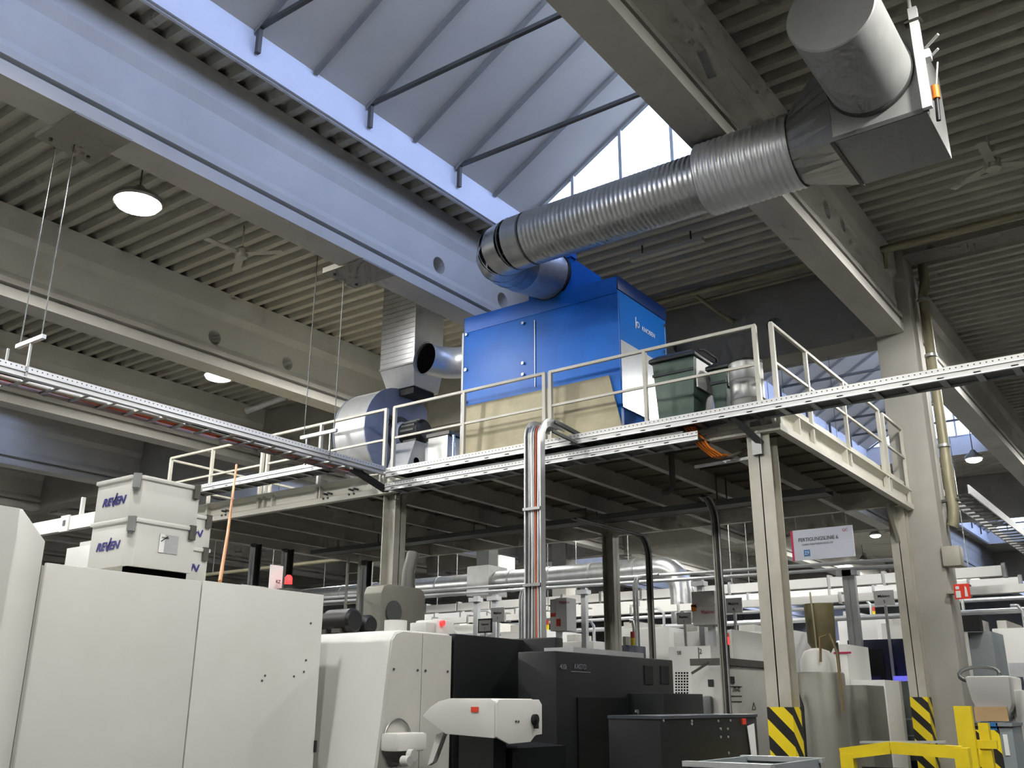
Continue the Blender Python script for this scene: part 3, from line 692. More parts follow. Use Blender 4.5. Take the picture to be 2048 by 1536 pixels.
for dy in (-.14, .14):
    MB().tube([(fx+.495, fc.y+dy, 4.9), (fx+.506, fc.y+dy, 4.9)], .055, 16).build('pedestal_hole', 'hole_black', fn)
MB().box(fx+.508, fx+.514, fc.y-.02, fc.y+.2, 4.7, 4.92).build('notice_sheet', 'paper', fn)
MB().bar((fx+.05, fc.y-.3, fc.z+.22), (fx+.05, fc.y+.2, fc.z+.12), .06, .06).build('brace', 'steel_dark', fn)
MB().bar((fx+.06, fc.y+.05, fc.z-.05), (fx+.3, fc.y+.45, 5.0), .03, .05).build('brace', 'steel_dark', fn)
for (dy, dz) in ((-.45, .42), (-.3, .52), (-.2, .58)):
    MB().tube([(fx-.3, fc.y+dy*1.02, fc.z+dz*1.02), (fx-.3, fc.y+dy*1.1, fc.z+dz*1.1)], .025, 10).build('grommet', 'steel_dark', fn)
MB().box(fx-.66, fx+.5, fc.y-.5, fc.y+.6, DZ1-.01, DZ1+.05).build('skid', 'fan_blue', fn)
rd = thing('rectangular_duct', 'insulated rectangular sheet-metal duct rising from the fan to the roof', 'duct', (-9.2, 10.15, 6.2))
rx0, rx1, ry0, ry1 = -9.55, -8.87, 9.8, 10.45
MB().box(rx0, rx1, ry0, ry1, 6.38, 8.295).build('shaft', 'galv_light', rd, bev=.006)
MB().loft([[(rx0, ry0, 6.37), (rx1, ry0, 6.37), (rx1, ry1, 6.37), (rx0, ry1, 6.37)], [(rx0-.02, ry0+.2, 6.1), (rx1-.16, ry0+.2, 6.1), (rx1-.16, ry1+.1, 6.1), (rx0-.02, ry1+.1, 6.1)]]).build('transition', 'galv_light', rd)
MB().box(rx0-.01, rx1+.01, ry0-.01, ry1+.01, 6.36, 6.385).build('joint_flange', 'galv_dull', rd)
for i in range(22):
    z = 6.45+i*.08
    MB().box(rx0+.01, rx1-.01, ry0-.004, ry0, z, z+.008).build('bead', 'galv_dull', rd)
MB().box(rx0+.0, rx1-.2, ry0+.24, ry1+.05, 6.0, 6.1).build('flexible_collar', 'black_rubber', rd)

# ================================================================== BINS AND DRUM
def wheelie(label, x0, x1, y0, h, m='bin_green', sheet=True):
    d = x1-x0; b = thing('wheelie_bin', label, 'bin', ((x0+x1)/2, y0+.3, DZ1), 'green wheelie bins'); z0 = DZ1+.05; z1 = DZ1+h; y1 = y0+.55
    MB().loft([[(x0+.05, y0+.03, z0), (x1-.06, y0+.03, z0), (x1-.06, y1-.06, z0), (x0+.05, y1-.06, z0)], [(x0, y0, z1), (x1, y0, z1), (x1, y1, z1), (x0, y1, z1)]]).build('body', m, b, bev=.025)
    MB().box(x0-.025, x1+.025, y0-.03, y1+.03, z1-.03, z1+.01).build('rim', 'bin_lid', b, bev=.01)
    MB().loft([[(x0-.03, y0-.03, z1+.01), (x1+.03, y0-.03, z1+.01), (x1+.03, y1+.03, z1+.01), (x0-.03, y1+.03, z1+.01)], [(x0+.05, y0+.05, z1+.07), (x1-.05, y0+.05, z1+.07), (x1-.05, y1-.05, z1+.07), (x0+.05, y1-.05, z1+.07)]]).build('lid', 'bin_lid', b, bev=.01)
    lid = b.children[-1]; lid = [c for c in b.children if c.name.startswith('lid')][0]
    MB().tube([(x1+.045, y0+.04, z1+.03), (x1+.07, y0+.1, z1+.05), (x1+.07, y1-.1, z1+.05), (x1+.045, y1-.04, z1+.03)], .014, 8).build('handle', 'bin_lid', lid, smooth=True)
    for y in (y0+.06, y1-.1): MB().tube([(x1-.08, y, DZ1+.09), (x1-.08, y+.05, DZ1+.09)], .085, 20).build('wheel', 'black_rubber', b, smooth=True)
    MB().box(x1-.012, x1+.004, y0+.05, y1-.06, z0+.42, z1-.05).build('side_sheet', 'paper', b)
    MB().box(x0+.01, x1-.01, y0-.008, y0+.004, z1-.2, z1-.17).build('moulded_band', 'bin_lid', b)
    return b
wheelie('larger dark green wheelie bin beside the blue unit', -4.82, -4.28, 9.42, .86)
wheelie('smaller dark green wheelie bin half hidden between the larger bin and the drum', -4.2, -3.98, 9.6, .70)
dr = thing('steel_drum', 'bare steel drum standing at the platform corner behind the railing', 'drum', (-3.75, 9.55, DZ1))
dc = Vector((-3.74, 9.56, DZ1))
MB().tube([dc+Vector((0, 0, z)) for z in (0, .01, .2, .215, .23, .42, .435, .45, .62, .64)], [.18, .185, .185, .193, .185, .185, .193, .185, .185, .19], 36).build('shell', 'galv_dull', dr, smooth=True)
MB().tube([dc+Vector((0, 0, .64)), dc+Vector((0, 0, .665))], [.197, .19], 36).build('lid', 'black', dr, smooth=True)
MB().box(dc.x+.1, dc.x+.19, dc.y-.16, dc.y-.05, DZ1+.12, DZ1+.2).build('label_plate', 'steel_dark', dr)
# downpipe beside the column
dp = thing('downpipe', 'olive-grey downpipe running down the right side of the massive column', 'pipe', (-2.75, 14.6, 4))
MB().tube([(-2.8, 14.95, 8.25), (-2.8, 14.9, 7.9), (-2.8, 14.65, 7.6), (-2.8, 14.6, 4.5), (-2.79, 14.6, 4.3), (-2.81, 14.6, 4.12), (-2.84, 14.6, 4.05)], .075, 16).build('pipe', 'olive_pipe', dp, smooth=True)
for z in (5.2, 6.6, 7.5): MB().tube([(-2.8, 14.6, z), (-2.8, 14.6, z+.04)], .09, 16).build('clamp', 'galv_light', dp, smooth=True)
MB().box(-2.93, -2.7, 14.55, 14.65, 4.4, 4.43).build('bracket', 'steel_dark', dp)
tag(MB().box(-2.95, -2.72, 14.2, 14.45, 3.45, 3.72).build('junction_box', 'steel_paint', bev=.01), 'beige junction box on the side of the massive concrete column', 'box')
# pipe run along the roof in front of the main girder
rp_ = thing('roof_pipe', 'long olive pipe under the corrugated roof behind the blue unit', 'pipe', (-6, 13.8, 8.1))
MB().tube([(-7.2, 13.7, 8.18), (-3.5, 13.7, 8.18)], .05, 12).build('pipe', 'olive_pipe', rp_, smooth=True)
MB().tube([(-7.2, 13.95, 8.12), (-3.5, 13.95, 8.12)], .03, 10).build('pipe', 'olive_pipe', rp_, smooth=True)
MB().tube([(-6.15, 13.7, 8.15), (-5.75, 14.28, 7.75)], .035, 10).build('branch', 'olive_pipe', rp_, smooth=True)
rp2 = thing('roof_pipe', 'olive pipe under the roof right of the massive column, beside the round high-bay lamp', 'pipe', (-1.5, 13.3, 8.0))
MB().tube([(-3.05, 13.45, 7.98), (-.2, 13.45, 7.98)], .06, 12).build('pipe', 'olive_pipe', rp2, smooth=True)
MB().tube([(-3.0, 13.45, 7.98), (-3.02, 13.5, 7.7)], .03, 10).build('branch', 'olive_pipe', rp2, smooth=True)
rp3 = thing('roof_pipe', 'pale wrapped pipe end under the roof beyond the railing, left of the fan', 'pipe', (-13.6, 13.5, 7.6))
MB().tube([U(492, 822, y=12.6), U(572, 793, y=12.9)], .07, 12).build('pipe', 'galv_light', rp3, smooth=True)
# cable tray wall right of column, seen edge-on
rt_ = thing('cable_tray', 'cable tray running away to the right behind the massive column', 'cable tray', (-2.5, 22, 4.6), 'galvanised cable trays')
MB().box(-2.62, -2.60, 14.9, 32, 4.55, 4.68).build('side_rail', 'galv_light', rt_); MB().box(-3.0, -2.98, 14.9, 32, 4.55, 4.68).build('side_rail', 'galv_dull', rt_)
for i in range(50): MB().box(-2.98, -2.62, 15+i*.34, 15.08+i*.34, 4.55, 4.57).build('rung', 'galv_dark', rt_)

# slow ceiling fans
def ceiling_fan(p, label):
    t = thing('ceiling_fan', label, 'fan', p, 'ceiling fans')
    MB().tube([p+Vector((0, 0, -.06)), p+Vector((0, 0, .06)), p+Vector((0, 0, .12))], [.09, .1, .03], 16).build('hub', 'roof_sheet', t, smooth=True)
    MB().tube([p+Vector((0, 0, .1)), Vector((p.x, p.y, 8.36))], .014, 6).build('rod', 'roof_sheet', t)
    for k in range(3):
        a_ = .5+k*2.094; d_ = Vector((math.cos(a_), math.sin(a_), 0)); MB().bar(p+d_*.08, p+d_*.62, .11, .012).build('blade', 'roof_sheet', t)
ceiling_fan(U(483, 508, z=7.9), 'three-bladed ceiling fan under the ribs right of the brightest lamp')
ceiling_fan(U(1985, 330, z=7.9), 'three-bladed ceiling fan under the ribs right of the grey plenum box')
tr_ = thing('lighting_trunking', 'thin unlit lighting trunking under the ribs above the blue unit', 'trunking', U(1335, 495, z=8.1)); a, b = U(1262, 519, z=8.12), U(1408, 478, z=8.12)
MB().box(a.x, b.x, a.y-.05, a.y+.05, 8.08, 8.14).build('case', 'roof_sheet', tr_)
for x in (a.x+.2, b.x-.2): MB().box(x-.01, x+.01, a.y-.01, a.y+.01, 8.14, 8.32).build('hanger', 'steel_dark', tr_)

q = U(878, 872, y=9.9); t = thing('terminal_cabinet', 'small grey terminal cabinet between the fan and the blue unit', 'cabinet', (q.x, 10.1, DZ1))
MB().box(q.x-.2, q.x+.16, 9.9, 10.3, DZ1+.03, q.z).build('case', 'galv_dull', t, bev=.008); MB().box(q.x-.22, q.x+.2, 9.88, 10.32, q.z, q.z+.05).build('lid', 'steel_dark', t)
MB().box(q.x-.15, q.x+.1, 9.95, 10.2, DZ1-.01, DZ1+.03).build('plinth', 'steel_dark', t)
MB().tube([(q.x+.25, 9.92, DZ1), (q.x+.25, 9.92, q.z-.02)], .02, 10).build('conduit', 'chrome', t, smooth=True)

# ================================================================== NEAR MACHINES
m1 = thing('machine_enclosure', 'large plain white machine enclosure filling the lower left corner', 'machine', (-5.4, 3, 0))
fxm = -4.75
MB().prism([(.2, 0), (2.55, 0), (2.55, 2.42), (2.41, 2.565), (.2, 2.565)], 'x', -6.4, fxm-.02).build('tall_end', 'machine_cream', m1, bev=.015)
MB().prism([(.2, .1), (2.38, .1), (2.38, 2.56), (.2, 2.56)], 'x', fxm-.02, fxm).build('side_panel', 'machine_cream', m1)
MB().box(-6.4, fxm-.02, 2.551, 4.44, .05, 2.30).build('frame', 'machine_grey', m1)
MB().box(fxm-.02, fxm, 2.56, 3.498, .08, 2.312).build('side_panel', 'machine_cream', m1, bev=.004)
MB().box(fxm-.02, fxm, 3.506, 4.46, .08, 2.318).build('side_panel', 'machine_cream', m1, bev=.004)
for (y, z) in ((4.36, 2.13), (4.34, 1.9), (4.33, 1.83), (4.25, 1.8), (4.02, 1.8), (4.0, 1.77)):
    MB().tube([(fxm-.002, y, z), (fxm+.004, y, z)], .007, 8).build('screw', 'steel_dark', m1)
MB().box(fxm-.02, fxm+.012, 4.455, 4.47, 1.35, 1.42).build('hinge', 'black', m1)
MB().box(-5.15, -5.0, 3.98, 4.2, 2.31, 2.36).build('cable_gland', 'galv_dull', m1, bev=.01)
def reven(label, x0, x1, y0, y1, z0, z1, front_text=True, plate=True):
    t = thing('mist_filter', label, 'filter box', ((x0+x1)/2, (y0+y1)/2, z0-.08), 'cream mist filters on the white enclosure')
    c = .045; poly = [(x0, y0), (x1-c, y0), (x1, y0+c), (x1, y1), (x0, y1)]; zm = (z0+z1)/2+.0
    MB().prism(poly, 'z', z0, zm-.008).build('lower_case', 'machine_cream', t, bev=.004)
    MB().prism(poly, 'z', zm+.008, z1-.02).build('upper_case', 'machine_cream', t, bev=.004)
    big = [(x0-.01, y0-.012), (x1-c, y0-.012), (x1+.012, y0+c), (x1+.012, y1+.01), (x0-.01, y1+.01)]
    MB().prism(big, 'z', zm-.012, zm+.012).build('seam_band', 'machine_cream', t, bev=.004)
    MB().prism(big, 'z', z1-.025, z1).build('lid', 'machine_cream', t, bev=.006)
    mx_, my_ = x1-c/2, y0+c/2
    for z in (zm, z1-.012):
        d = Vector((.7, -.7, 0))
        lt_ = MB().bar(Vector((mx_, my_, z+.02))+d*.012, Vector((mx_, my_, z-.07))+d*.016, .045, .02, ref=d).build('latch', 'galv_dull', t)
        MB().bar(Vector((mx_, my_, z-.085))+d*.016, Vector((mx_, my_, z-.065))+d*.02, .03, .02, ref=d).build('latch_tip', 'chrome', lt_)
        MB().box(x1, x1+.02, y1-.05, y1-.01, z-.07, z+.02).build('latch', 'steel_dark', t)
    MB().box(x0+.02, x1-.06, y0+.05, y1-.03, z0-.085, z0).build('plinth', 'machine_cream', t)
    MB().box(x1-.06, x1-.02, y0+.02, y1-.02, z0-.082, z0).build('outlet_slot', 'hole_black', t)
    for z in ((z0+zm)/2-.01, (zm+z1)/2-.01):
        if not front_text:
            text('REVEN', (x1+.003, (y0+y1)/2+.02, z), .068, 'text_blue', t, '+x', italic=.3, bold=.002, wide=1.15); MB().bar((x1+.003, (y0+y1)/2+.02, z-.03), (x1+.003, (y0+y1)/2+.05, z+.05), .012, .002, ref=(1, 0, 0)).build('logo_stroke', 'text_blue', t); continue
        text('REVEN', ((x0+x1)/2-.01, y0-.003, z), .068, 'text_blue', t, '-y', italic=.3, bold=.002, wide=1.15)
        MB().bar(((x0+x1)/2-.008, y0-.003, z-.03), ((x0+x1)/2+.022, y0-.003, z+.05), .012, .002, ref=(0, 1, 0)).build('logo_stroke', 'text_blue', t)
    if plate:
        MB().box(x1+.001, x1+.005, y0+.2, y0+.33, z0+.1, z0+.21).build('type_plate', 'galv_light', t)
        MB().box(x1+.004, x1+.006, y0+.2, y0+.235, z0+.1, z0+.21).build('type_plate_strip', 'paper', t)
        text('reven', (x1+.0065, y0+.235, z0+.19), .022, 'text_dark', t, '+x', italic=.3)
        MB().bar((x1+.0065, y0+.21, z0+.165), (x1+.0065, y0+.255, z0+.2), .006, .002, ref=(1, 0, 0)).build('logo_stroke', 'text_dark', t)
    return t
reven('front cream mist filter box with two blue logos, rusty corner and type plate', -5.47, -5.07, 3.2, 3.65, 2.395, 2.935)
xe = -5.55; zt = U(400, 1030, x=xe).z; ye = lineY(416, xe, 2.6)
reven('rear cream mist filter box mostly hidden behind the front one', xe-.4, xe, ye-.42, ye, 2.395, zt, front_text=False, plate=False)
tag(MB().tube([U(473, 930, y=7.9), U(466, 985, y=7.0), U(455, 1070, y=5.6), U(440, 1163, y=4.4)], .014, 8).build('compressed_air_hose', 'hose_tan', smooth=True), 'orange-tan hose hanging from the cable tray down to the white enclosure', 'hose')
b = thing('signal_beacon', 'lit red signal beacon on a dark post behind the white enclosure', 'beacon', U(575, 1190, x=-5.6), 'red beacons')
q = U(577, 1161, x=-5.6)
MB().tube([q+Vector((0, 0, -.06)), q+Vector((0, 0, -.03))], .035, 16).build('base', 'black', b); MB().tube([q+Vector((0, 0, z)) for z in (-.03, .02, .04)], [.028, .028, .015], 16).build('lens', 'beacon_red', b, smooth=True)
MB().box(q.x-.14, q.x-.06, q.y-.02, q.y+.1, 2.2, q.z-.055).build('terminal_box', 'galv_dull', b); MB().box(q.x-.05, q.x+.05, q.y-.04, q.y+.1, 2.2, q.z-.06).build('mount', 'steel_dark', b)
o = MB().bar((-13.35, 13.7, 0), (-13.35, 13.7, .01), .01)
sg = U(552, 1163, x=-5.7); t = thing('notice_board', 'small white notice plate beside the lit red beacon', 'sign', sg)
MB().box(sg.x-.01, sg.x, sg.y-.06, sg.y+.06, sg.z-.1, sg.z+.12).build('plate', 'paper', t); text('KZ', (sg.x+.002, sg.y+.02, sg.z), .035, 'text_dark', t, '+x')
MB().box(sg.x-.03, sg.x-.012, sg.y-.02, sg.y+.02, 2.2, sg.z-.05).build('stand', 'steel_dark', t)

m2 = thing('white_lathe', 'white machine with leaning rounded front in the middle foreground', 'machine', (-5.4, 5, 0))
MB().prism([(4.485, 0), (5.3, 0), (5.3, 2.1), (4.8, 2.1), (4.735, 2.085), (4.695, 2.03), (4.6, 1.27)], 'x', -7.2, -4.36).build('cover', 'machine_white', m2, bev=.012)
MB().prism([(4.5, .05), (4.99, .05), (4.99, 2.088), (4.8, 2.088), (4.735, 2.07), (4.70, 2.03), (4.61, 1.27)], 'x', -4.36, -4.345).build('side_panel', 'machine_grey', m2)
MB().prism([(4.996, .05), (5.298, .05), (5.298, 2.088), (4.996, 2.088)], 'x', -4.36, -4.345).build('side_panel', 'machine_grey', m2)
for y in (4.72, 4.95, 5.03, 5.26): MB().tube([(-4.35, y, 1.85), (-4.338, y, 1.85)], .008, 8).build('screw', 'steel_dark', m2)
c_ = U(791, 1258, x=-4.62); MB().tube([(c_.x, c_.y, 2.1), (c_.x, c_.y, 2.185)], .078, 24).build('filler_cap', 'machine_cream', m2, smooth=True)
p1_, p2_ = U(772, 1466, x=-4.3), U(830, 1500, x=-4.3)
MB().box(-4.345, -4.2, p1_.y, p2_.y, p2_.z, p1_.z).build('operator_box', 'machine_white', m2, bev=.02)
MB().tube([(-4.19, p1_.y+.1, p2_.z-.02), (-4.15, p1_.y+.1, p2_.z-.02)], .035, 14).build('handwheel', 'machine_white', m2, smooth=True)
MB().tube([(-4.19, p1_.y+.04, p2_.z-.05), (-4.13, p1_.y+.04, p2_.z-.05)], .03, 14).build('handwheel', 'machine_cream', m2, smooth=True)
MB().tube(arc((-4.33, (p1_.y+p2_.y)/2, p1_.z-.04), (0, 1, 0), (0, 0, 1), .12, math.pi, .3, 10), .008, 6).build('cable_loop', 'galv_dull', m2, smooth=True)
# motors and hood on top of the machine behind
for i, (u, v, r) in enumerate(((672, 1245, .075), (702, 1243, .085), (735, 1247, .07))):
    c_ = U(u, v, z=2.18); c_.y = min(c_.y, 5.2); t = thing('spindle_motor', ('left black', 'middle black', 'small right black')[i]+' motor lying on top of the white machine with leaning front', 'motor', (c_.x, c_.y, 2.1), 'black motors')
    MB().tube([(c_.x-.2, c_.y, 2.1+r), (c_.x+.02, c_.y, 2.1+r), (c_.x+.04, c_.y, 2.1+r)], [r, r, r*.8], 20).build('case', 'black', t, smooth=True); MB().box(c_.x-.1, c_.x-.02, c_.y-r, c_.y+r, 2.1, 2.13).build('foot', 'steel_dark', t)
g1, g2 = U(764, 1166, x=-6.0), U(852, 1166, x=-6.0)
hd = thing('machine_hood', 'grey rounded machine hood behind the left platform post', 'machine', (-6.3, (g1.y+g2.y)/2, 0))
ya, yb, zt = g1.y, g2.y, g1.z
MB().prism([(ya, 0), (yb, 0), (yb, zt-.08), (yb-.03, zt-.02), (yb-.09, zt), (ya+.09, zt), (ya+.03, zt-.02), (ya, zt-.08)], 'x', -6.22, -6.0).build('shell', 'tank_grey', hd, bev=.01)
MB().tube([(-5.995, ya+.16, zt-.24), (-5.985, ya+.16, zt-.24)], .1, 24).build('porthole', 'galv_dark', hd)
MB().tube([(-6.12, lineY(816, -6.12, zt), zt-.02), (-6.12, lineY(816, -6.12, zt), zt+.16), (-6.12, lineY(824, -6.12, zt), zt+.34)], [.07, .06, .06], 14).build('exhaust_stub', 'steel_dark', hd, smooth=True)
# white head box with red lamp
w1, w2 = U(857, 1236, x=-5.2), U(908, 1262, x=-5.2)
hb = thing('head_box', 'small white machine head with glowing red indicator, left of the black cabinet', 'machine', (-5.3, (w1.y+w2.y)/2, 2.0))
MB().box(-5.45, -5.2, w1.y+.12, w2.y, 2.0, w1.z).build('case', 'machine_white', hb, bev=.02); MB().box(-5.4, -5.22, w1.y, w1.y+.12, 2.05, w1.z-.03).build('side_case', 'machine_cream', hb, bev=.01)
MB().tube([(-5.2, w1.y+.16, w1.z-.03), (-5.17, w1.y+.16, w1.z-.03)], .022, 12).build('indicator', 'beacon_red', hb, smooth=True)
MB().tube(arc((-5.3, w2.y, 2.02), (0, 1, 0), (0, 0, 1), .2, math.pi/2, 0, 6), .045, 12).build('vent_hose', 'machine_cream', hb, smooth=True)
# black cabinet
bc = thing('black_cabinet', 'tall black machine cabinet behind the white control console', 'cabinet', (-4.7, 5.8, 0))
MB().box(-5.4, -4.33, 5.32, 6.24, 0, 2.105).build('body', 'machine_black', bc, bev=.012)
y3 = lineY(1115, -4.02, 2.1)
MB().box(-4.6, -4.04, 6.25, y3, 0, 2.115).build('side_body', 'machine_charcoal', bc, bev=.012)
MB().box(-4.33, -4.32, 5.36, 6.2, .3, 1.62).build('door', 'machine_black', bc)
t = U(1107, 1413, x=-4.0); MB().box(-4.02, -3.995, t.y-.03, t.y+.03, t.z-.02, t.z+.02).build('switch', 'paper', bc); t = U(1104, 1497, x=-4.0); MB().box(-4.02, -3.995, t.y-.03, t.y+.03, t.z-.02, t.z+.02).build('switch', 'paper', bc)
# lower black body under the console
MB().prism([(-4.0, 0), (-3.42, 0), (-3.42, 1.40), (-3.7, 1.42)], 'y', 4.74, 5.3).build('lower_body', 'machine_black', bc)
# white console
cs = thing('control_console', 'white control console with red sticker and pointed left end, in front of the black cabinet', 'console', (-3.6, 4.7, 1.46))
y5 = lineY(1080, -3.37, 1.6)
MB().prism([(-3.90, 1.575), (-3.84, 1.625), (-3.78, 1.655), (-3.70, 1.672), (-3.40, 1.672), (-3.375, 1.66), (-3.37, 1.64), (-3.37, 1.462), (-3.72, 1.478), (-3.765, 1.5)], 'y', 4.5, y5-.04).build('case', 'machine_white', cs, bev=.006)
MB().prism([(4.505, 1.65), (4.52, 1.668), (y5-.03, 1.668), (y5, 1.64), (y5, 1.475), (y5-.07, 1.47), (y5-.12, 1.435), (4.62, 1.43), (4.52, 1.462), (4.505, 1.47)], 'x', -3.372, -3.355).build('end_cover', 'machine_cream', cs, bev=.004)
t = U(950, 1419, y=4.5); MB().box(t.x-.025, t.x+.025, 4.494, 4.5, t.z-.014, t.z+.014).build('sticker', 'sticker_red', cs)
t = U(1069, 1439, x=-3.35); MB().tube([(-3.355, t.y, t.z), (-3.335, t.y, t.z)], .03, 16).build('rotary_switch', 'black', cs, smooth=True); MB().box(-3.35, -3.325, t.y-.008, t.y+.008, t.z-.05, t.z).build('switch_handle', 'black', cs)
for du_ in (1033, 1038): 
    t = U(du_, 1443, x=-3.35); MB().tube([(-3.356, t.y, t.z), (-3.35, t.y, t.z)], .006, 8).build('screw', 'steel_dark', cs)
MB().prism([(-3.84, 1.47), (-3.78, 1.49), (-3.86, 1.32), (-3.9, 1.3)], 'y', 4.56, 4.6).build('bracket', 'machine_white', cs)
MB().box(-3.7, -3.45, 4.6, 4.72, 0, 1.47).build('pedestal', 'machine_black', cs)
# dark machine
Xd = -3.7; ya, yb = lineY(1112, Xd, 2.0), lineY(1345, Xd, 2.0); zt = U(1230, 1311, x=Xd).z
dm = thing('dark_machine', 'wide charcoal machine with small white lettering, right of the vertical cable riser', 'machine', (Xd-.5, (ya+yb)/2, 0))
MB().box(Xd-.32, Xd, ya, yb, 0, zt).build('body', 'machine_charcoal', dm, bev=.01)
MB().box(Xd-.3, Xd-.05, ya+.3, yb-.4, zt, zt+.04).build('top_tray', 'galv_light', dm)
MB().box(Xd, Xd+.012, ya+.25, yb-.05, .3, zt-.3).build('door', 'machine_black', dm)
MB().box(Xd, Xd+.3, lineY(1255, Xd, 1.7), yb-.1, .2, 1.72).build('front_box', 'machine_charcoal', dm, bev=.008)
t = U(1160, 1334, x=Xd); text('KASTO', (Xd+.003, t.y, t.z), .05, 'text_grey', dm, '+x'); MB().box(Xd, Xd+.002, t.y-.12, t.y+.14, t.z-.035, t.z-.03).build('logo_bar', 'text_grey', dm)
t = U(1126, 1334, x=Xd); text('400i', (Xd+.003, t.y, t.z), .05, 'text_grey', dm, '+x')
for u in (1297, 1329):
    t = U(u, 1345, x=Xd); MB().box(Xd, Xd+.004, t.y-.07, t.y+.07, t.z-.09, t.z+.05).build('recessed_grip', 'black', dm)
t = U(1272, 1424, x=Xd+.3); MB().tube([(Xd+.3, t.y, t.z), (Xd+.315, t.y, t.z)], .016, 10).build('lock', 'chrome', dm)
# small dark box with tag
Xs = -2.75; ya, yb = lineY(1320, Xs, 1.57), lineY(1513, Xs, 1.57); zt = U(1415, 1432, x=Xs).z
sb = thing('dark_control_box', 'low charcoal control box with red label and hanging paper tag', 'cabinet', (Xs-.3, (ya+yb)/2, 0))
MB().box(Xs-.35, Xs, ya, yb, 0, zt).build('body', 'machine_charcoal', sb, bev=.008); MB().box(Xs-.35, Xs+.006, ya-.006, yb+.006, zt-.012, zt+.006).build('lid_edge', 'anthracite', sb)
for u, v in ((1383, 1442), (1383, 1448), (1436, 1442), (1460, 1441), (1441, 1458), (1455, 1458), (1441, 1474), (1456, 1474), (1326, 1441), (1457, 1506)):
    t = U(u, v, x=Xs); MB().tube([(Xs, t.y, t.z), (Xs+.006, t.y, t.z)], .008, 8).build('screw', 'galv_light', sb)
t = U(1486, 1443, x=Xs); MB().box(Xs, Xs+.01, t.y-.03, t.y+.03, t.z-.018, t.z+.02).build('red_label', 'sticker_red', sb)
t = U(1502, 1478, x=Xs); MB().prism([(t.y-.07, t.z+.085), (t.y+.05, t.z+.1), (t.y+.06, t.z-.11), (t.y-.03, t.z-.125)], 'x', Xs+.006, Xs+.01).build('paper_tag', 'paper', sb)
t = U(1502, 1516, x=Xs); MB().box(Xs, Xs+.01, t.y-.02, t.y+.02, t.z-.02, t.z+.02).build('yellow_tag', 'yellow', sb)
# crate rim at the very bottom
cr = thing('wire_crate', 'grey crate rim with crumpled wrap at the bottom edge, right of centre', 'crate', (-1.9, 5.0, 0))
a, b = U(1375, 1524, y=4.6), U(1625, 1524, y=5.2); z_ = a.z
MB().box(a.x, b.x, 4.6, 4.62, .2, z_).build('side', 'grey_plastic', cr); MB().box(a.x, b.x, 5.3, 5.32, .2, z_).build('side', 'grey_plastic', cr)
MB().box(a.x, a.x+.02, 4.6, 5.3, .2, z_).build('side', 'grey_plastic', cr); MB().box(b.x-.02, b.x, 4.6, 5.3, .2, z_).build('side', 'grey_plastic', cr)
MB().box(a.x, b.x, 4.6, 5.3, 0, .2).build('base', 'grey_plastic', cr); MB().box(a.x-.02, b.x+.02, 4.58, 4.63, z_-.02, z_+.005).build('rim', 'galv_light', cr); MB().box(a.x-.02, b.x+.02, 5.29, 5.34, z_-.02, z_+.005).build('rim', 'galv_light', cr)

# ================================================================== MIDDLE DISTANCE
def cab(name, label, u0, u1, vt, Y, d, m, cat='machine', z0=0., grp=None):
    z1 = U((u0+u1)/2, vt, y=Y).z; x0 = lineX(u0, Y, (z0+z1)/2); x1 = lineX(u1, Y, (z0+z1)/2)
    t = thing(name, label, cat, ((x0+x1)/2, Y+d/2, z0), grp)
    MB().box(x0, x1, Y, Y+d, z0, z1).build('body', m, t, bev=.012); t['_e'] = 0; del t['_e']
    return t, x0, x1, z1
def plate(t, nm, m, x0, x1, Y, z0, z1, th=.01): return MB().box(x0, x1, Y-th, Y, z0, z1).build(nm, m, t)
t, x0, x1, z1 = cab('switch_cabinet', 'white cabinet with a square grid of vent holes and number two', 1345, 1432, 1292, 12.2, .6, 'machine_white', 'cabinet')
xs_ = lineX(1400, 12.2, 2); MB().box(xs_-.006, xs_+.006, 12.192, 12.2, .3, z1-.02).build('door_gap', 'galv_dark', t)
for i in range(5):
    for j in range(9):
        q = U(1352.5+i*5.6, 1346+j*5.7, y=12.2); MB().box(q.x-.011, q.x+.011, 12.194, 12.2, q.z-.011, q.z+.011).build('vent_hole', 'hole_black', t)
q = U(1401, 1303, y=12.19); text('2', (q.x, 12.188, q.z), .09, 'text_dark', t); q = U(1358, 1306, y=12.19); text('SE', (q.x, 12.188, q.z), .07, 'text_dark', t)
q = U(1390, 1330, y=12.19); plate(t, 'red_mark', 'sign_magenta', q.x-.025, q.x+.025, 12.2, q.z-.012, q.z+.012); q = U(1395, 1379, y=12.19); plate(t, 'handle', 'black', q.x-.025, q.x+.025, 12.2, q.z-.06, q.z+.06, .03)
cn = U(1450, 1330, z=2.08); t = thing('grey_cabinet', 'light grey cabinet with written notices and a warning triangle, left of the near post', 'cabinet', (cn.x-.2, cn.y+.8, 0)); yk = lineY(1545, cn.x, 1.9)
MB().box(cn.x-.45, cn.x, cn.y, yk, 0, 2.08).build('body', 'machine_grey', t, bev=.01)
MB().box(cn.x-.45, cn.x+.03, cn.y, yk, 2.08, 2.16).build('top_channel', 'steel_dark', t)
MB().box(cn.x, cn.x+.02, cn.y+.2, cn.y+1.2, 2.16, 2.5).build('back_sheet', 'machine_white', t)
q = U(1463, 1360, x=cn.x); MB().box(cn.x, cn.x+.01, q.y-.07, q.y+.07, q.z-.04, q.z+.04).build('window', 'black', t)
q = U(1422, 1366, y=cn.y); MB().box(q.x-.035, q.x+.035, cn.y-.01, cn.y, q.z-.04, q.z+.04).build('window', 'black', t)
q = U(1472, 1379, x=cn.x); text('218-42', (cn.x+.008, q.y, q.z), .075, 'text_dark', t, '+x')
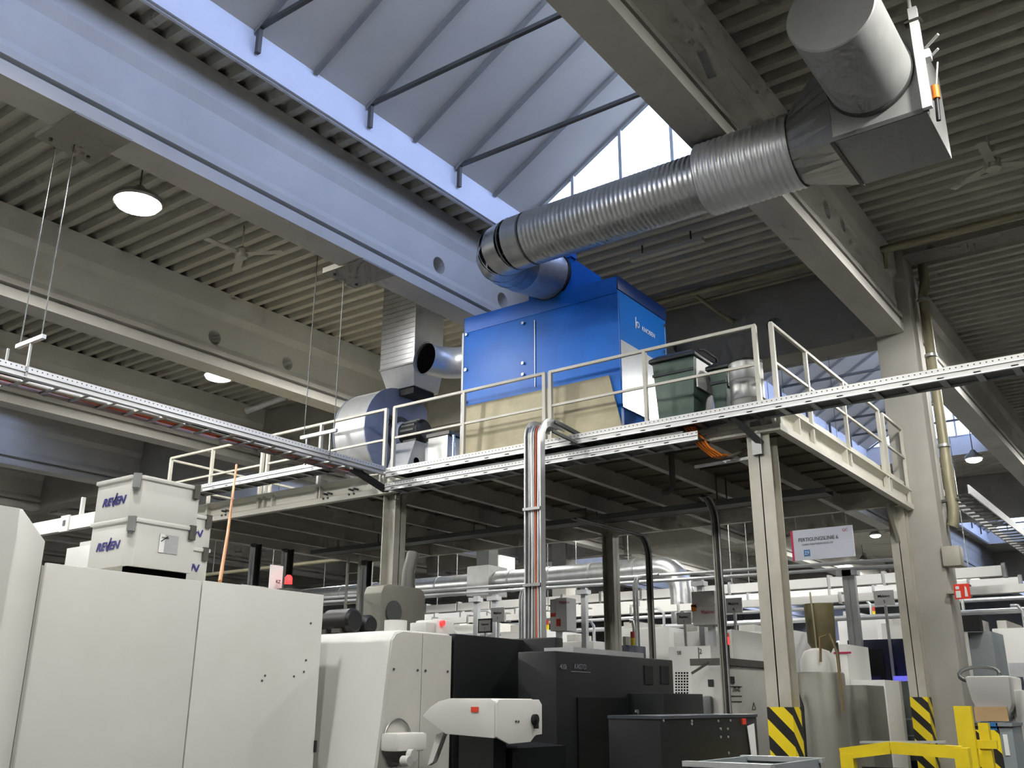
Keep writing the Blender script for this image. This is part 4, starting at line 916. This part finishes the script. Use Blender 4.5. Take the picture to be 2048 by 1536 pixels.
for v in (1373, 1392, 1403): q = U(1472, v, x=cn.x); MB().box(cn.x, cn.x+.008, q.y-.16, q.y+.16, q.z-.004, q.z+.004).build('ruled_line', 'text_dark', t)
q = U(1507, 1414, x=cn.x); MB().tube([(cn.x+.006, q.y+.06*math.cos(a), q.z+.05*math.sin(a)) for a in (math.pi/2, math.pi*7/6, math.pi*11/6, math.pi/2)], .004, 5).build('warning_triangle', 'text_dark', t)
cl = U(1418, 1410, y=cn.y); MB().box(cl.x-.05, cl.x+.06, cn.y-.08, cn.y, cl.z-.3, cl.z+.1).build('hanging_jacket', 'galv_dark', t, bev=.03)
q0 = U(1383, 1347, y=cn.y-.2); q1 = U(1418, 1325, y=cn.y-.1)
tag(MB().bar(q0, q1, .03, .03).build('swing_arm', 'steel_dark'), 'short dark bar sticking out beside the vent-hole cabinet', 'bar')
t, x0, x1, z1 = cab('drive_unit', 'blue-grey motor drive behind the light grey cabinet', 1467, 1530, 1292, 12.9, .5, 'navy', 'machine', 1.95)
bb = U(1453, 1281, y=11.6); t = thing('signal_beacon', 'lit red signal beacon above the light grey cabinet', 'beacon', (bb.x, bb.y, 2.1), 'red beacons')
MB().tube([(bb.x, bb.y, 2.16), (bb.x, bb.y, bb.z-.05)], .03, 12).build('stem', 'black', t); MB().tube([(bb.x, bb.y, bb.z-.05), (bb.x, bb.y, bb.z+.04)], .035, 14).build('lens', 'beacon_red', t, smooth=True); MB().tube([(bb.x, bb.y, bb.z+.04), (bb.x, bb.y, bb.z+.09)], .035, 14).build('cap', 'beacon_off', t, smooth=True)
# funnel hopper over tank
fy_ = 11.2; a, b = U(1606, 1210, y=fy_), U(1668, 1210, y=fy_); cx = (a.x+b.x)/2; rr = (b.x-a.x)/2*.92; z1 = a.z; z2 = U(1637, 1285, y=fy_).z; z3 = U(1637, 1318, y=fy_).z
t = thing('funnel_hopper', 'olive steel funnel hopper standing over the grey tank', 'hopper', (cx, fy_, 0))
MB().tube([(cx, fy_, z1), (cx, fy_, z2), (cx, fy_, z3), (cx, fy_, z3-.1)], [rr, rr*.95, .05, .04], 28).build('cone', 'funnel_olive', t, smooth=True)
MB().tube([(cx-.02, fy_-rr-.02, z1+.12), (cx, fy_-rr-.02, z3-.1)], .01, 6).build('rod', 'olive_pipe', t)
for sx_ in (-1, 1): MB().bar((cx+sx_*rr*.8, fy_+.1, z2), (cx+sx_*rr*.8, fy_+.1, 1.2), .03, .03).build('leg', 'steel_dark', t)
tk = thing('settling_tank', 'grey cylindrical settling tank with pipework right of the near post', 'tank', (cx, 10.6, 0)); xa, xb = lineX(1592, 10.6, 1.8), lineX(1690, 10.6, 1.8); xm = (xa+xb)/2; rk = (xb-xa)/2; zt = U(1640, 1345, y=10.6).z
MB().tube([(xm, 10.6, z) for z in (0, zt-.02, zt)], [rk, rk, rk*.95], 32).build('shell', 'tank_grey', tk, smooth=True)
MB().tube([(xm, 10.6, z) for z in (zt, zt+.12, zt+.22, zt+.25)], [rk*.72, rk*.7, rk*.5, .05], 28).build('dome', 'machine_grey', tk, smooth=True)
MB().tube([(xm+.1, 10.4, zt+.1), (xm+.12, 10.4, zt+.35), (xm+.22, 10.4, zt+.38), (xm+.28, 10.4, zt+.2), (xm+.29, 10.4, zt-.4)], .014, 8).build('pipe', 'brass', tk, smooth=True)
MB().tube([(xm-.15, 10.6-rk-.03, zt-.2), (xm-.1, 10.6-rk-.05, zt-.35), (xm-.12, 10.6-rk-.05, .6)], .02, 8).build('pump_pipe', 'black', tk, smooth=True)
t, x0, x1, z1 = cab('coolant_tank', 'grey box tank beside the cylindrical settling tank', 1692, 1752, 1370, 11.6, .7, 'tank_grey', 'tank')
t, x0, x1, z1 = cab('white_machine_block', 'white stepped machine block behind the grey tanks', 1655, 1712, 1288, 13.4, 1.0, 'machine_white')
MB().box(x1, x1+.45, 13.4, 14.2, 0, U(1730, 1360, y=13.4).z).build('step', 'machine_white', t, bev=.01); q = U(1695, 1305, y=13.4); plate(t, 'red_lettering', 'sign_magenta', q.x-.18, q.x+.05, 13.4, q.z-.015, q.z+.01)
# dark blue machine with lit enclosure
t, x0, x1, z1 = cab('blue_grey_machine', 'dark blue-grey machining centre with violet lit window left of the platform\'s far post', 1712, 1838, 1278, 16.0, 1.5, 'navy')
xm1, xm2 = lineX(1738, 16, 2), lineX(1772, 16, 2); plate(t, 'dark_door', 'machine_black', xm1, xm2, 16, .4, z1-.15, .02); xm1, xm2 = lineX(1783, 16, 2), lineX(1797, 16, 2); plate(t, 'door_window', 'black', xm1, xm2, 16, 1.75, 2.2, .02)
xm1, xm2 = lineX(1790, 15.6, 1.8), lineX(1833, 15.6, 1.8); a, b = U(1800, 1352, y=15.6).z, U(1800, 1362, y=15.6).z; MB().box(xm1, xm2, 15.6, 16, b, a).build('violet_lamp', 'screen_violet', t); xm3 = lineX(1820, 15.6, 1.7); MB().box(xm3, xm2, 15.6, 16, U(1825, 1385, y=15.6).z, b).build('violet_lamp', 'screen_violet', t)
xm1 = lineX(1737, 15.6, 1.7); plate(t, 'violet_trim', 'text_blue', xm1, xm2-.5, 15.62, b-.02, a, .03)
q = U(1716, 1325, y=15.98); plate(t, 'red_button', 'sticker_red', q.x-.05, q.x+.05, 16, q.z-.05, q.z+.05, .04)
for i, (u0_, u1_) in enumerate(((1752, 1782), (1783, 1830))):
    t2_, x0, x1, z1 = cab('wire_rack_trolley', ('left', 'right')[i]+' wire trolley with grey boxes below the violet lit window', u0_, u1_, 1362, 14.9, .6, 'grey_plastic', 'trolley', .9, 'trolleys')
    for k in range(3):
        MB().box(x0-.02, x1+.02, 14.88, 14.9, 1.0+k*.22, 1.02+k*.22).build('wire', 'galv_light', t2_)
    for x in (x0+.02, x1-.02): MB().box(x-.015, x+.015, 14.9, 14.93, 0, .9).build('leg', 'galv_light', t2_)
t, x0, x1, z1 = cab('blue_crate', 'dark blue crate low down behind the yellow frame', 1752, 1800, 1455, 14.6, .5, 'navy', 'crate')
# yellow guard frame
yf = thing('machine_guard', 'yellow steel guard frame standing at the lower right, in front of the striped post', 'guard', (-2.0, 7.0, 0))
def yp(u, v, y): return U(u, v, y=y)
ya_ = 7.4; a = yp(1696, 1508, ya_); b = yp(1783, 1495, ya_); c_ = yp(1925, 1505, ya_)
MB().bar((a.x, ya_, 0), (a.x, ya_, a.z), .09, .09).build('upright', 'yellow', yf); MB().bar((a.x-.045, ya_, a.z), (b.x, ya_, b.z), .07, .08).build('beam', 'yellow', yf)
MB().bar((b.x, ya_, b.z), (c_.x, ya_, c_.z), .07, .08).build('beam', 'yellow', yf); MB().bar((c_.x, ya_, 0), (c_.x, ya_, c_.z+.03), .09, .09).build('upright', 'yellow', yf)
MB().box(a.x+.06, c_.x, ya_+.1, ya_+.13, .2, c_.z-.12).build('dark_panel', 'machine_charcoal', yf)
MB().bar((a.x+.1, ya_, b.z+.03), (c_.x-.1, ya_, b.z+.045), .05, .015).build('cover_strip', 'galv_light', yf)
yq = thing('guard_post', 'tall yellow guard post in front of the massive concrete column', 'post', (-2.2, 8.2, 0)); q = yp(1925, 1412, 8.2)
MB().box(q.x-.06, q.x+.06, 8.17, 8.23, 0, q.z).build('upright', 'yellow', yq); MB().bar((q.x+.12, 8.25, 0), (q.x+.12, 8.25, q.z-.12), .07, .07).build('brace', 'yellow', yq); MB().box(q.x-.06, q.x+.2, 8.2, 8.24, q.z-.3, q.z-.24).build('crossbar', 'yellow', yq)
hz = thing('hazard_barrier', 'yellow and black striped barrier plate beside the tall yellow guard post', 'barrier', (-1.4, 8.6, 0)); q = yp(1970, 1460, 8.8)
MB().box(q.x-.12, q.x+.1, 8.8, 8.83, 0, q.z).build('plate', 'hazard_tape', hz)
# white wrapped tub, bins at right edge
t = thing('wrapped_tub', 'white wrapped tub with tan paper at the right edge above the blue bins', 'tub', (-1.4, 11.5, 1.0)); a, b = U(1942, 1395, y=11.4), U(2022, 1395, y=11.4); zt, zb = U(1985, 1352, y=11.4).z, U(1985, 1442, y=11.4).z
MB().loft([[(a.x+.1, 11.4, zb), (b.x-.1, 11.4, zb-.03), (b.x-.1, 12.1, zb), (a.x+.1, 12.1, zb)], [(a.x, 11.4, zb+.2), (b.x, 11.4, zb+.15), (b.x, 12.1, zb+.2), (a.x, 12.1, zb+.2)], [(a.x-.03, 11.35, zt), (b.x+.02, 11.35, zt), (b.x, 12.2, zt), (a.x, 12.2, zt)]]).build('wrap', 'machine_white', t, bev=.03)
MB().box(a.x+.02, b.x-.05, 11.37, 11.4, zb+.0, zb+.14).build('tan_paper', 'cardboard', t)
MB().tube(arc(((a.x+b.x)/2-.1, 11.5, zt+.02), (1, 0, 0), (0, .5, .4), .2, 0, 6.2, 16), .02, 6).build('coiled_hose', 'galv_dark', t, smooth=True)
MB().box(a.x+.15, b.x-.15, 11.5, 12.0, 0, zb+.02).build('stand', 'anthracite', t)
t, x0, x1, z1 = cab('white_tub', 'second white tub cut by the right picture edge', 2036, 2080, 1380, 11.6, .6, 'machine_white', 'tub', 1.1); MB().box(x0+.1, x1-.1, 11.7, 12.1, 0, 1.1).build('stand', 'anthracite', t)
for i, (u0_, u1_, mm, lb) in enumerate(((1972, 1998, 'anthracite', 'dark grey bin at the lower right, left of the blue bin'), (1999, 2019, 'bin_blue', 'blue bin at the lower right edge'), (2021, 2050, 'grey_plastic', 'grey-blue bin at the lower right corner'))):
    t, x0, x1, z1 = cab('plastic_bin', lb, u0_, u1_, 1446, 10.2, .5, mm, 'bin', 0, 'bins at the right edge'); MB().box(x0-.01, x1+.01, 10.17, 10.72, z1-.03, z1).build('rim', mm, t); plate(t, 'paper_label', 'paper', x0+.03, x1-.05, 10.2, z1-.28, z1-.1)
t, x0, x1, z1 = cab('grey_hopper_bin', 'tall grey bin with dark top at the right edge beyond the column', 1962, 2012, 1262, 15.5, .9, 'grey_plastic', 'bin'); MB().box(x0-.12, x1-.1, 15.3, 15.5, z1, z1+.22).build('dark_chute', 'black', t)
# fire sign on the column
q = U(1922, 1182, y=14.1); t = thing('fire_sign', 'small red and white fire-fighting sign beside the massive concrete column', 'sign', q)
MB().box(q.x-.1, q.x+.1, 14.16, 14.17, q.z-.1, q.z+.1).build('panel', 'sticker_red', t); MB().box(q.x-.08, q.x-.02, 14.155, 14.16, q.z-.08, q.z+.01).build('symbol', 'paper', t); MB().box(q.x-.075, q.x-.03, 14.155, 14.16, q.z+.03, q.z+.07).build('symbol', 'paper', t); MB().prism([(q.x+.03, q.z-.07), (q.x+.07, q.z-.07), (q.x+.06, q.z+.05), (q.x+.04, q.z+.07)], 'y', 14.155, 14.16).build('symbol', 'paper', t)
MB().box(-2.94, q.x, 14.17, 14.4, q.z-.02, q.z+.02).build('arm', 'steel_paint', t)
# line sign
sy = 17.0; a, b = U(1581, 1062, y=sy), U(1704, 1050, y=sy); zt, zb = a.z, U(1590, 1122, y=sy).z
t = thing('line_sign', 'hanging white FERTIGUNGSLINIE 6 sign with magenta edge and blue logo', 'sign', ((a.x+b.x)/2, sy, zb))
MB().box(a.x, b.x, sy, sy+.02, zb, zt).build('board', 'sign_white', t); MB().box(a.x-.005, a.x+.035, sy-.004, sy, zb, zt).build('magenta_edge', 'sign_magenta', t)
w = b.x-a.x; h = zt-zb
text('FERTIGUNGSLINIE 6', (a.x+w*.44, sy-.004, zb+h*.66), h*.17, 'text_dark', t, bold=.0005, wide=w*.74/(h*.17*10.2)); text('SCHALTGETRIEBEGEHÄUSE', (a.x+w*.42, sy-.004, zb+h*.5), h*.09, 'text_grey', t, wide=.95)
MB().box(a.x+w*.19, a.x+w*.29, sy-.004, sy, zb+h*.12, zb+h*.33).build('logo', 'logo_blue', t); text('ZF', (a.x+w*.24, sy-.006, zb+h*.22), h*.15, 'text_white', t, bold=.001); text('QC', (b.x-w*.12, sy-.004, zb+h*.86), h*.12, 'sign_magenta', t)
for x in (a.x+.1, b.x-.1): MB().tube([(x, sy+.01, zt), (x, sy+.01, 8.32)], .004, 5).build('wire', 'galv_dark', t)

# ================================================================== FAR BACKGROUND
# galvanised pipe rack
pr = thing('pipe_rack', 'long double galvanised pipe rack crossing the hall behind the platform', 'pipe rack', (-9, 15.6, 3.7))
py_ = 15.6
for dz, dy in ((0, 0), (-.09, .05)):
    a, b = U(740, 1187, y=py_), U(1826, 1117, y=py_); MB().tube([(a.x-4, py_+dy, a.z+dz+.02), (b.x, py_+dy, b.z+dz)], .03, 8).build('pipe', 'galv_light', pr, smooth=True)
for u in (953, 990, 1170, 1405, 1700, 1712): 
    x = lineX(u, py_+.15, 3); MB().box(x-.05, x+.05, py_+.1, py_+.2, 0, 3.72).build('stanchion', 'galv_light', pr); MB().box(x-.12, x+.12, py_+.02, py_+.2, 3.6, 3.68).build('head_plate', 'galv_light', pr)
x = lineX(1820, py_, 3); MB().tube([(x, py_, 3.7), (x+.02, py_, 3.6), (x+.02, py_, .2)], .045, 10).build('drop_pipe', 'galv_dull', pr, smooth=True)
for u, hh in ((1040, 3.75), (1270, 3.8)):
    x = lineX(u, py_-.3, 3)
    for dx in (0, .06): MB().tube([(x+.5, py_-.3, hh)]+[(x+.16+dx, py_-.3, hh), (x+.04+dx, py_-.3, hh-.04), (x+dx, py_-.3, hh-.16), (x+dx, py_-.3, .5)], .025, 8).build('drop_pipe', 'galv_light', pr, smooth=True)
# white busbar trunking rows
for i, (y, va, vb, u0_, u1_, hh, lb) in enumerate(((21, 1208, 1163, 735, 2090, .2, 'upper white busbar trunking crossing the background'), (19, 1235, 1197, 735, 2090, .14, 'lower white busbar trunking crossing the background'), (26, 1228, 1192, 640, 2090, .22, 'rearmost white busbar trunking in the depth of the hall'))):
    a, b = U(u0_, va, y=y), U(u1_, vb, y=y); z_ = (a.z+b.z)/2; t = thing('busbar_trunking', lb, 'trunking', ((a.x+b.x)/2, y, z_), 'busbar trunking')
    n_ = int((b.x-a.x)/1.15)
    for k in range(n_):
        x = a.x+k*1.15; MB().box(x, x+1.08, y, y+.2, z_-hh/2, z_+hh/2).build('segment', 'machine_white', t); MB().box(x+1.08, x+1.15, y+.02, y+.2, z_-hh/2-.03, z_+hh/2+.05).build('joint', 'galv_dull', t)
    MB().tube([(a.x, y+.4, z_-.35), (b.x, y+.4, z_-.35)], .05, 8).build('pipe', 'galv_light', t, smooth=True)
    for k in range(0, n_, 5): MB().tube([(a.x+k*1.15, y+.1, z_), (a.x+k*1.15, y+.1, 8.3)], .01, 5).build('hanger_rod', 'galv_dull', t)
# big far round duct with elbow
bd = thing('far_round_duct', 'big bright galvanised round duct deep in the hall, bending down at its right end', 'duct', (-14, 20, 4.4))
a, b = U(745, 1172, y=20), U(1350, 1142, y=20); zc = (a.z+b.z)/2-.05
MB().tube([(a.x-6, 20, zc), (b.x-.4, 20, zc)]+arc((b.x-.4, 20, zc-.55), (0, 0, 1), (1, 0, 0), .55, 0, math.pi/2, 6)[1:]+[(b.x+.15, 20, zc-1.3)], .27, 24).build('pipe', 'galv', bd, smooth=True)
for k in range(9): MB().tube([(b.x-1-k*1.2, 20, zc), (b.x-.95-k*1.2, 20, zc)], .285, 24).build('joint_ring', 'galv_dull', bd, smooth=True)
q = U(960, 1160, y=19.7); MB().box(q.x-.35, q.x+.35, 19.6, 20.4, zc-.35, zc+.4).build('damper_box', 'galv_dull', bd); MB().box(q.x-.2, q.x+.2, 19.8, 20.2, zc+.4, zc+1.3).build('riser', 'galv_dark', bd)
for k in range(4): MB().tube([(b.x-1.2-k*2.6, 20, zc), (b.x-1.2-k*2.6, 20, 8.3)], .012, 5).build('hanger_rod', 'galv_dull', bd)
t, x0, x1, z1 = cab('wall_unit', 'bright white unit high under the far roof, above the galvanised duct', 955, 1000, 1112, 24, .8, 'machine_white', 'unit', U(975, 1140, y=24).z); MB().tube([((x0+x1)/2, 24.4, z1), ((x0+x1)/2, 24.4, 8.32)], .03, 8).build('hanger', 'galv_dull', t)
# hanging boards
def board(u0_, u1_, v0_, v1_, y, l1, l2, label, frame=None, hang=0):
    a, b = U(u0_, v0_, y=y), U(u1_, v1_, y=y); t = thing('machine_sign', label, 'sign', ((a.x+b.x)/2, y, b.z), 'machine name boards'); MB().box(a.x, b.x, y, y+.015, b.z, a.z).build('board', 'paper', t)
    if frame: MB().box(a.x-.03, b.x+.03, y+.006, y+.02, b.z-.03, a.z+.03).build('frame', frame, t)
    h = a.z-b.z; text(l1, ((a.x+b.x)/2, y-.003, b.z+h*.62), h*.26, 'text_dark', t, bold=.0008, wide=(b.x-a.x)*.66/(h*.26*3.2)); text(l2, ((a.x+b.x)/2, y-.003, b.z+h*.25), h*.28, 'text_dark', t, bold=.0008)
    MB().box((a.x+b.x)/2-.02, (a.x+b.x)/2+.02, y+.016, y+.05, 0 if hang == 0 else b.z, hang if hang else b.z).build('stand', 'galv_light', t)
board(1449, 1485, 1197, 1225, 14.6, 'Makino', '6', 'white name board Makino 6 left of the near post'); board(1353, 1383, 1226, 1248, 15.2, 'Reyhart', '1', 'small white name board between two hose drops')
board(982, 1008, 1216, 1243, 15.2, 'Makino', '1', 'white name board above the black cabinet'); board(958, 981, 1241, 1262, 14.8, 'Taktant', '1', 'small framed name board above the black cabinet', 'anthracite', 0)
board(1746, 1790, 1182, 1210, 15.85, 'Makino', '5', 'white name board Makino 5 left of the platform\'s far post'); board(1219, 1233, 1208, 1232, 15.0, 'Mak', '2', 'narrow white name board right of the middle far post')
# white switch boxes with stickers
t, x0, x1, z1 = cab('distribution_box', 'white distribution box with papers and red stickers behind the vertical riser', 1100, 1118, 1198, 14.0, .3, 'machine_white', 'box', U(1110, 1262, y=14).z, 'distribution boxes'); MB().box(x1, x1+.22, 13.9, 14.2, U(1130, 1262, y=14).z, z1).build('paper_front', 'paper', t); q = U(1117, 1245, y=13.9); plate(t, 'sticker', 'sticker_red', q.x-.04, q.x+.04, 13.9, q.z-.06, q.z+.06); q = U(1108, 1230, y=14); plate(t, 'sticker', 'sticker_red', q.x-.06, q.x+.06, 14, q.z-.03, q.z+.03)
q = U(1130, 1205, y=13.9); text('Makino', (q.x, 13.885, q.z), .07, 'sign_magenta', t); MB().box(x0+.05, x0+.12, 14.1, 14.2, 0, U(1110, 1262, y=14).z).build('stand', 'galv_light', t)
t, x0, x1, z1 = cab('distribution_box', 'white stacked distribution box with orange sticker left of the name board Makino 6', 1384, 1430, 1182, 13.2, .4, 'machine_white', 'box', U(1405, 1250, y=13.2).z, 'distribution boxes'); q = U(1388, 1216, y=13.2); plate(t, 'sticker', 'orange', q.x-.04, q.x+.04, 13.2, q.z-.05, q.z+.05); zm = U(1405, 1211, y=13.2).z; plate(t, 'joint', 'galv_light', x0-.01, x1+.01, 13.2, zm-.01, zm+.01); q = U(1416, 1224, y=13.2); text('Makino', (q.x, 13.185, q.z), .07, 'sign_magenta', t); MB().box((x0+x1)/2-.04, (x0+x1)/2+.04, 13.4, 13.5, 0, U(1405, 1250, y=13.2).z).build('stand', 'galv_light', t)
# row of far white machines
specs = [(1000, 1095, 1262, 17, 1.4, 'machine_white', 'low white far machine behind the black cabinet'), (1118, 1190, 1283, 16.2, 1.0, 'machine_white', 'white far machine behind the wide charcoal machine'),
         (1232, 1345, 1256, 17.5, 1.5, 'machine_white', 'white far machine with pipes right of the middle far post'), (1236, 1262, 1290, 14.2, .6, 'navy', 'small navy far unit beside the middle far post'),
         (1355, 1470, 1262, 16.5, 1.6, 'machine_cream', 'cream far machine behind the vent-hole cabinet'), (1468, 1600, 1262, 18.4, 1.5, 'machine_white', 'white far machine behind the near post'),
         (1690, 1770, 1232, 24, 2, 'machine_white', 'white far machine behind the name board Makino 5'), (1780, 1835, 1245, 22, 2, 'machine_grey', 'grey far machine right of the name board Makino 5'),
         (1900, 1960, 1230, 20, 2, 'machine_grey', 'grey far machine just right of the massive column'), (2010, 2090, 1255, 19, 2, 'machine_white', 'white far machine at the right picture edge'),
         (640, 760, 1240, 22.5, 2, 'machine_white', 'white far machine behind the black motors'), (860, 1000, 1250, 22, 2, 'machine_grey', 'grey far machine behind the name boards'),
         (100, 190, 1095, 12, 2, 'machine_grey', 'grey far unit between the tall white end and the filter boxes')]
for k, (u0_, u1_, vt, y, d, mm, lb) in enumerate(specs):
    t, x0, x1, z1 = cab('machining_center', lb, u0_, u1_, vt, y, d, mm, 'machine', 0, 'far machines'); w = x1-x0
    plate(t, 'door', 'galv_light' if k % 2 else 'machine_grey', x0+w*.3, x0+w*.7, y, .5, z1*.8, .02); plate(t, 'window', 'anthracite', x0+w*.38, x0+w*.62, y-.02, z1*.5, z1*.72, .01)
    MB().box(x0+w*.1, x0+w*.35, y+.2, y+d-.2, z1, z1+.15).build('top_box', 'machine_grey', t); MB().tube([(x0+w*.8, y+.3, z1), (x0+w*.8, y+.3, z1+.3), (x0+w*.7, y+.3, z1+.4), (x0+w*.5, y+.3, z1+.4)], .03, 8).build('pipe', 'galv_light', t, smooth=True)
    if k % 3 == 0:
        MB().tube([(x0+w*.9, y+.2, z1), (x0+w*.9, y+.2, z1+.12)], .035, 10).build('signal_light', 'yellow', t); MB().tube([(x0+w*.9, y+.2, z1+.12), (x0+w*.9, y+.2, z1+.22)], .035, 10).build('signal_light', 'beacon_off', t)
# deep rows that close the view
for i, (x, y, w, d, h, mm) in enumerate(((-32, 26, 6, 3, 3.0, 'machine_white'), (-24, 30, 5, 3, 3.2, 'machine_grey'), (-17, 33, 6, 3, 2.9, 'machine_white'), (-10, 35, 6, 3, 3.2, 'machine_white'), (-4, 36, 5, 3, 3.4, 'machine_grey'), (1.5, 34, 5, 3, 3.0, 'machine_white'), (-36, 18, 5, 3, 3.0, 'machine_grey'), (-30, 12, 4, 2.5, 2.8, 'machine_white'))):
    t = thing('production_cell', 'hazy production cell in the far depth of the hall, number of its kind uncertain', 'machine', (x, y, 0), 'far production cells')
    t['label'] = ('white', 'grey')[mm == 'machine_grey']+' far production cell in the hazy depth of the hall'
    MB().box(x-w/2, x+w/2, y, y+d, 0, h).build('body', mm, t, bev=.02); plate(t, 'window', 'anthracite', x-w*.2, x+w*.2, y, h*.45, h*.75, .02); MB().box(x-w*.4, x-w*.1, y+.5, y+d-.5, h, h+.6).build('top_unit', 'galv_light', t); MB().box(x+w*.1, x+w*.3, y+.5, y+1.2, h, h+1.0).build('tower', 'machine_white', t)
# far ladder below the platform's left part
ld_ = thing('cat_ladder', 'thin steel ladder standing behind the grey machine hood', 'ladder', U(705, 1200, y=12.9)); a, b = lineX(690, 12.9, 3.2), lineX(714, 12.9, 3.2)
for x in (a, b): MB().box(x-.02, x+.02, 12.88, 12.92, 0, 4.25).build('stile', 'rail_paint', ld_)
for k in range(14): MB().tube([(a, 12.9, .3+k*.28), (b, 12.9, .3+k*.28)], .012, 6).build('rung', 'rail_paint', ld_)
# long thin pipe under the far roof at left
pl = thing('fire_main', 'long thin sprinkler pipe crossing behind the platform at the left', 'pipe', U(600, 1140, y=17)); a, b = U(425, 1150, y=17), U(960, 1085, y=17)
MB().tube([(a.x-4, 17, (a.z+b.z)/2), (b.x+3, 17, (a.z+b.z)/2)], .05, 10).build('pipe', 'olive_pipe', pl, smooth=True)
for k in range(5): MB().tube([(a.x+k*2.5, 17, (a.z+b.z)/2), (a.x+k*2.5, 17, 8.32)], .008, 5).build('hanger_rod', 'galv_dull', pl)
# white rack with pipes left between tall end and filters
wl = thing('white_gantry', 'white gantry beam with post seen between the tall white end and the front filter', 'gantry', U(150, 1050, y=9)); a, b = U(95, 1060, y=8.2), U(205, 1030, y=8.2); za = (a.z+b.z)/2
MB().box(a.x-2, b.x+1.5, 8.2, 8.3, za-.1, za+.12).build('beam', 'machine_white', wl); q = U(161, 1000, y=8.2); MB().box(q.x-.02, q.x+.02, 8.22, 8.28, za+.1, q.z+.05).build('post', 'machine_white', wl); q = U(130, 1042, y=8.18); MB().box(q.x-.12, q.x+.12, 8.17, 8.2, za-.12, za+.14).build('switch_box', 'machine_white', wl); MB().box(q.x-.03, q.x+.04, 8.16, 8.17, za-.03, za+.06).build('switch', 'galv_dark', wl)
MB().box(b.x-.1, b.x+.0, 8.22, 8.28, 0, za).build('leg', 'machine_white', wl)
